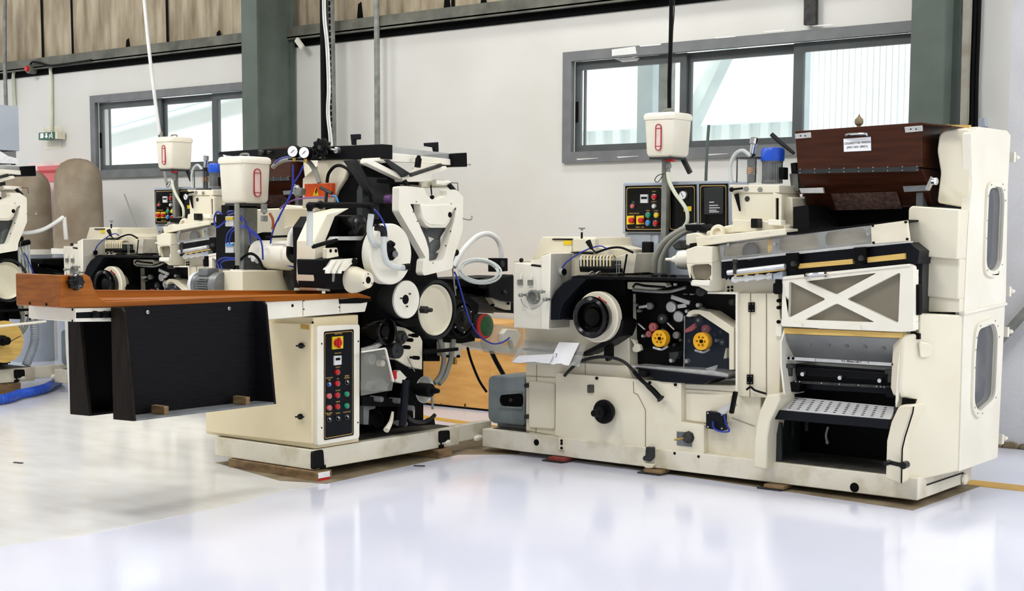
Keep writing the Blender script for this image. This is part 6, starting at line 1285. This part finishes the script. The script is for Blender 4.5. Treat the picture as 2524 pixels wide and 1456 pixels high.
c = PY((127, 328.5), 10.255); b.cyl(c, UY, .011, .004, 10); b.build('running_figure', 'paper', ES)
fy([(108, 312), (151, 310), (151, 366), (108, 368)], WY - .004, .004).build('wall_plate', 'cream_dirty', ES)
def conduit(name, pts, r, m, label, cat='pipe', parts=(), group=None):
    b = MB(); b.tube(pts, r, 10, len(pts) > 2, 5); o = b.build(name, m); tag(o, label, cat, group); return o
WP = WY - .03
conduit('wall_mounted_conduit', [PY(p, WP) for p in ((150, 152), (133, 157), (125, 168), (126, 200), (127, 322))], .022, 'hose_cream', 'cream conduit rising from the exit sign', group='wall conduits')
conduit('wall_mounted_conduit', [PY(p, WP) for p in ((60, 163), (42, 166), (34, 180), (33, 215), (36, 260))], .022, 'hose_cream', 'cream conduit left of the exit sign that bends to the red capped box', group='wall conduits')
conduit('wall_mounted_conduit', [PY(p, WP - .14) for p in ((12, 0), (12, 150), (15, 262))], .024, 'galvanised', 'grey vertical conduit at the far left edge of the wall', group='wall conduits')
JB = thing('junction_box', 'round grey junction box with red cap on the steel girt at far left', 'junction box', PY((66, 180), WP - .08))
lath_y((68, 170), WP - .12, [(0, 0), (10, 0), (11, .01), (11, .1)], seg=18).build('box_body', 'girt', JB); lath_y((63, 169), WP - .15, [(0, 0), (6, .0), (7, .01), (7, .04)], seg=16).build('cap', 'red', JB)
b = MB(); b.tube([PY(p, WP - .1) for p in ((75, 158), (82, 152), (100, 156), (130, 162), (180, 155), (225, 148))], .012, 7); b.build('loose_cable', 'black', JB)
conduit('hanging_conduit', [PY((352, -40), 9.3), PY((366, 110), 9.3), PY((384, 260), 9.3), PY((394, 332), 9.3)], .018, 'hose_white', 'thin white conduit hanging down to the smaller water tank by the left window')
conduit('hanging_cable', [PY((397, 325), 9.2), PY((405, 420), 9.2), PY((412, 455), 9.2)], .014, 'hose_grey', 'short grey cable below the smaller water tank by the left window', 'cable')
conduit('wall_mounted_pipe', [PY((927, -60), WY - .12), PY((929, 120), WY - .12), PY((931, 560), WY - .12)], .028, 'galvanised', 'grey vertical pipe on the wall right of the perforated channel', group=None)
CH = thing('wall_mounted_channel', 'perforated steel channel with black pipe and white cables, right of the left column', 'cable tray', PY((812, 600), WY - .2))
b = MB(); p, q = PY((812, -60), WY - .2), PY((822, 600), WY - .2); b.bar(p, q, .1, .03, up=(0, 1, 0)); chn = b.build('channel', 'galvanised', CH)
b = MB()
for i in range(44):
    c = p.lerp(q, (i + .5) / 44) - V((-.01, .018, 0)); b.box(c - V((.012, 0, .02)), c + V((.012, .002, .02)))
b.build('slot_pattern', 'black', chn)
b = MB(); b.tube([PY((796, -60), WY - .24), PY((800, 350), WY - .24), PY((802, 600), WY - .24)], .035, 10, False); b.build('black_pipe', 'black', CH)
for d in (0, 5):
    b = MB(); b.tube([PY((x + d, y), WY - .28) for x, y in ((796, -40), (797, 40), (803, 100), (806, 150), (808, 220), (806, 280), (813, 350), (815, 420))], .01, 7); b.build('white_cable', 'hose_white', CH)
b = MB(); b.bar(PY((731, 97), WY - .14), PY((746, 118), WY - .14), .05, .03, up=(0, 1, 0)); tag(b.build('mounting_bracket', 'white_moulding'), 'short white bracket stub on the steel girt beside the left column', 'bracket')
conduit('hanging_cable', [PY((1656, -60), 8.3), PY((1653, 100), 8.3), PY((1650, 200), 8.3), PY((1650, 266), 8.3)], .014, 'black', 'thick black cable hanging from above to the right water tank', 'cable')
conduit('hanging_wire', [PY((1660, -40), 8.32), PY((1662, 20), 8.32), PY((1658, 80), 8.32), PY((1655, 160), 8.32), PY((1653, 240), 8.32)], .004, 'iron', 'thin wire twisted along the black cable above the right water tank', 'wire')
b = MB(); b.bar(PY((1999, -40), WY - .04), PY((1998, 61), WY - .04), .1, .04, up=(0, 1, 0)); tag(b.build('hanging_cable_channel', 'iron'), 'dark steel channel ending at the top of the big window', 'cable tray')
WB = thing('wall_cable', 'bundle of black cables down the wall right of the right column, to a small box', 'cable', PY((2404, 300), WY - .04))
for d, r in ((0, .022), (9, .018)):
    b = MB(); b.tube([PY((x + d, y), WY - .05) for x, y in ((2406, -40), (2402, 80), (2398, 180), (2396, 300), (2396, 420))], r, 8); b.build('black_cable', 'black', WB)
fy([(2398, 293), (2427, 290), (2430, 312), (2400, 313)], WY - .05, .05).build('junction_plate', 'grey_case', WB, bev=.004)
b = MB(); p = PY((2386, -40), WY - .02); q = PY((2372, 480), WY - .02); b.bar(p, q, .06, .02, up=(0, 1, 0)); b.build('cable_board', 'cream_dirty', WB)
# rods standing behind
conduit('green_rod', [PY((1747, 308), 8.86), PY((1739, 470), 8.86), PY((1725, 1050), 8.86)], .011, 'column_green', 'thin dark green rod standing behind the control board', 'rod')
conduit('thin_rod', [PY((306, 478), 9.4), PY((352, 600), 9.4), PY((352, 600), 9.4) + (PY((352, 600), 9.4) - PY((306, 478), 9.4)) * ((PY((352, 600), 9.4).z - .012) / (PY((306, 478), 9.4).z - PY((352, 600), 9.4).z))], .007, 'hose_grey', 'thin grey rod leaning behind the second machine', 'rod')
# fire hose cabinet and dust collector bags at the left
FC = thing('wall_mounted_fire_cabinet', 'red fire hose cabinet on the wall, half hidden by the brown dust bags', 'cabinet', PY((105, 560), WY - .15))
b = fy([(70, 401), (185, 397), (185, 560), (70, 565)], WY - .15, .148); b.build('cabinet_body', mat('cab_pink', (242, 218, 212), .45), FC, bev=.004)
b = fy([(92, 410), (160, 406), (160, 446), (92, 450)], WY - .158, .012); b.build('glass_door', mat('cab_red', (232, 110, 112), .35), FC); fy([(95, 420), (175, 417), (175, 424), (95, 427)], WY - .162, .01).build('door_bar', 'red', FC)
def bag(x, y0, y1, rpx, Y, label):
    c = PY((x, y1), Y); k = mpp(c); r = rpx * k; h = PY((x, y0), Y).z - c.z
    T = thing('dust_bag', label, 'dust bag', (c.x, c.y, 0), 'dust collector bags')
    n = 40; rings = []
    prof = [(1.02, 0), (1.03, .1), (1.0, .3), (.98, .55), (.97, .72), (.95, .8), (.86, .88), (.68, .945), (.4, .985), (.1, 1.0)]
    for f_, t in prof:
        rings.append([c + V((math.cos(a) * r * f_ * (1 + .02 * math.sin(5 * a + t * 3)), math.sin(a) * r * f_ * .9, h * t + .006 * math.sin(7 * a))) for a in [2 * math.pi * i / n for i in range(n)]])
    b = MB(); b.loops(rings); b.build('cloth_bag', 'canvas', T, smooth=60)
    b = MB(); b.cyl(c - V((0, 0, .06)), UZ, r * 1.06, .062, 32); b.build('collar', 'white_moulding', T)
    b = MB(); b.cyl((c.x, c.y, 0), UZ, r * .9, c.z - .06, 28); b.build('drum', 'grey_case', T)
bag(196, 391, 612, 63, 9.7, 'tall dusty brown dome topped dust bag in front of the wall, the taller one'); bag(68, 417, 614, 64, 9.85, 'dusty brown dust bag left of the taller one, before the red cabinet')
bpy.context.view_layer.update()
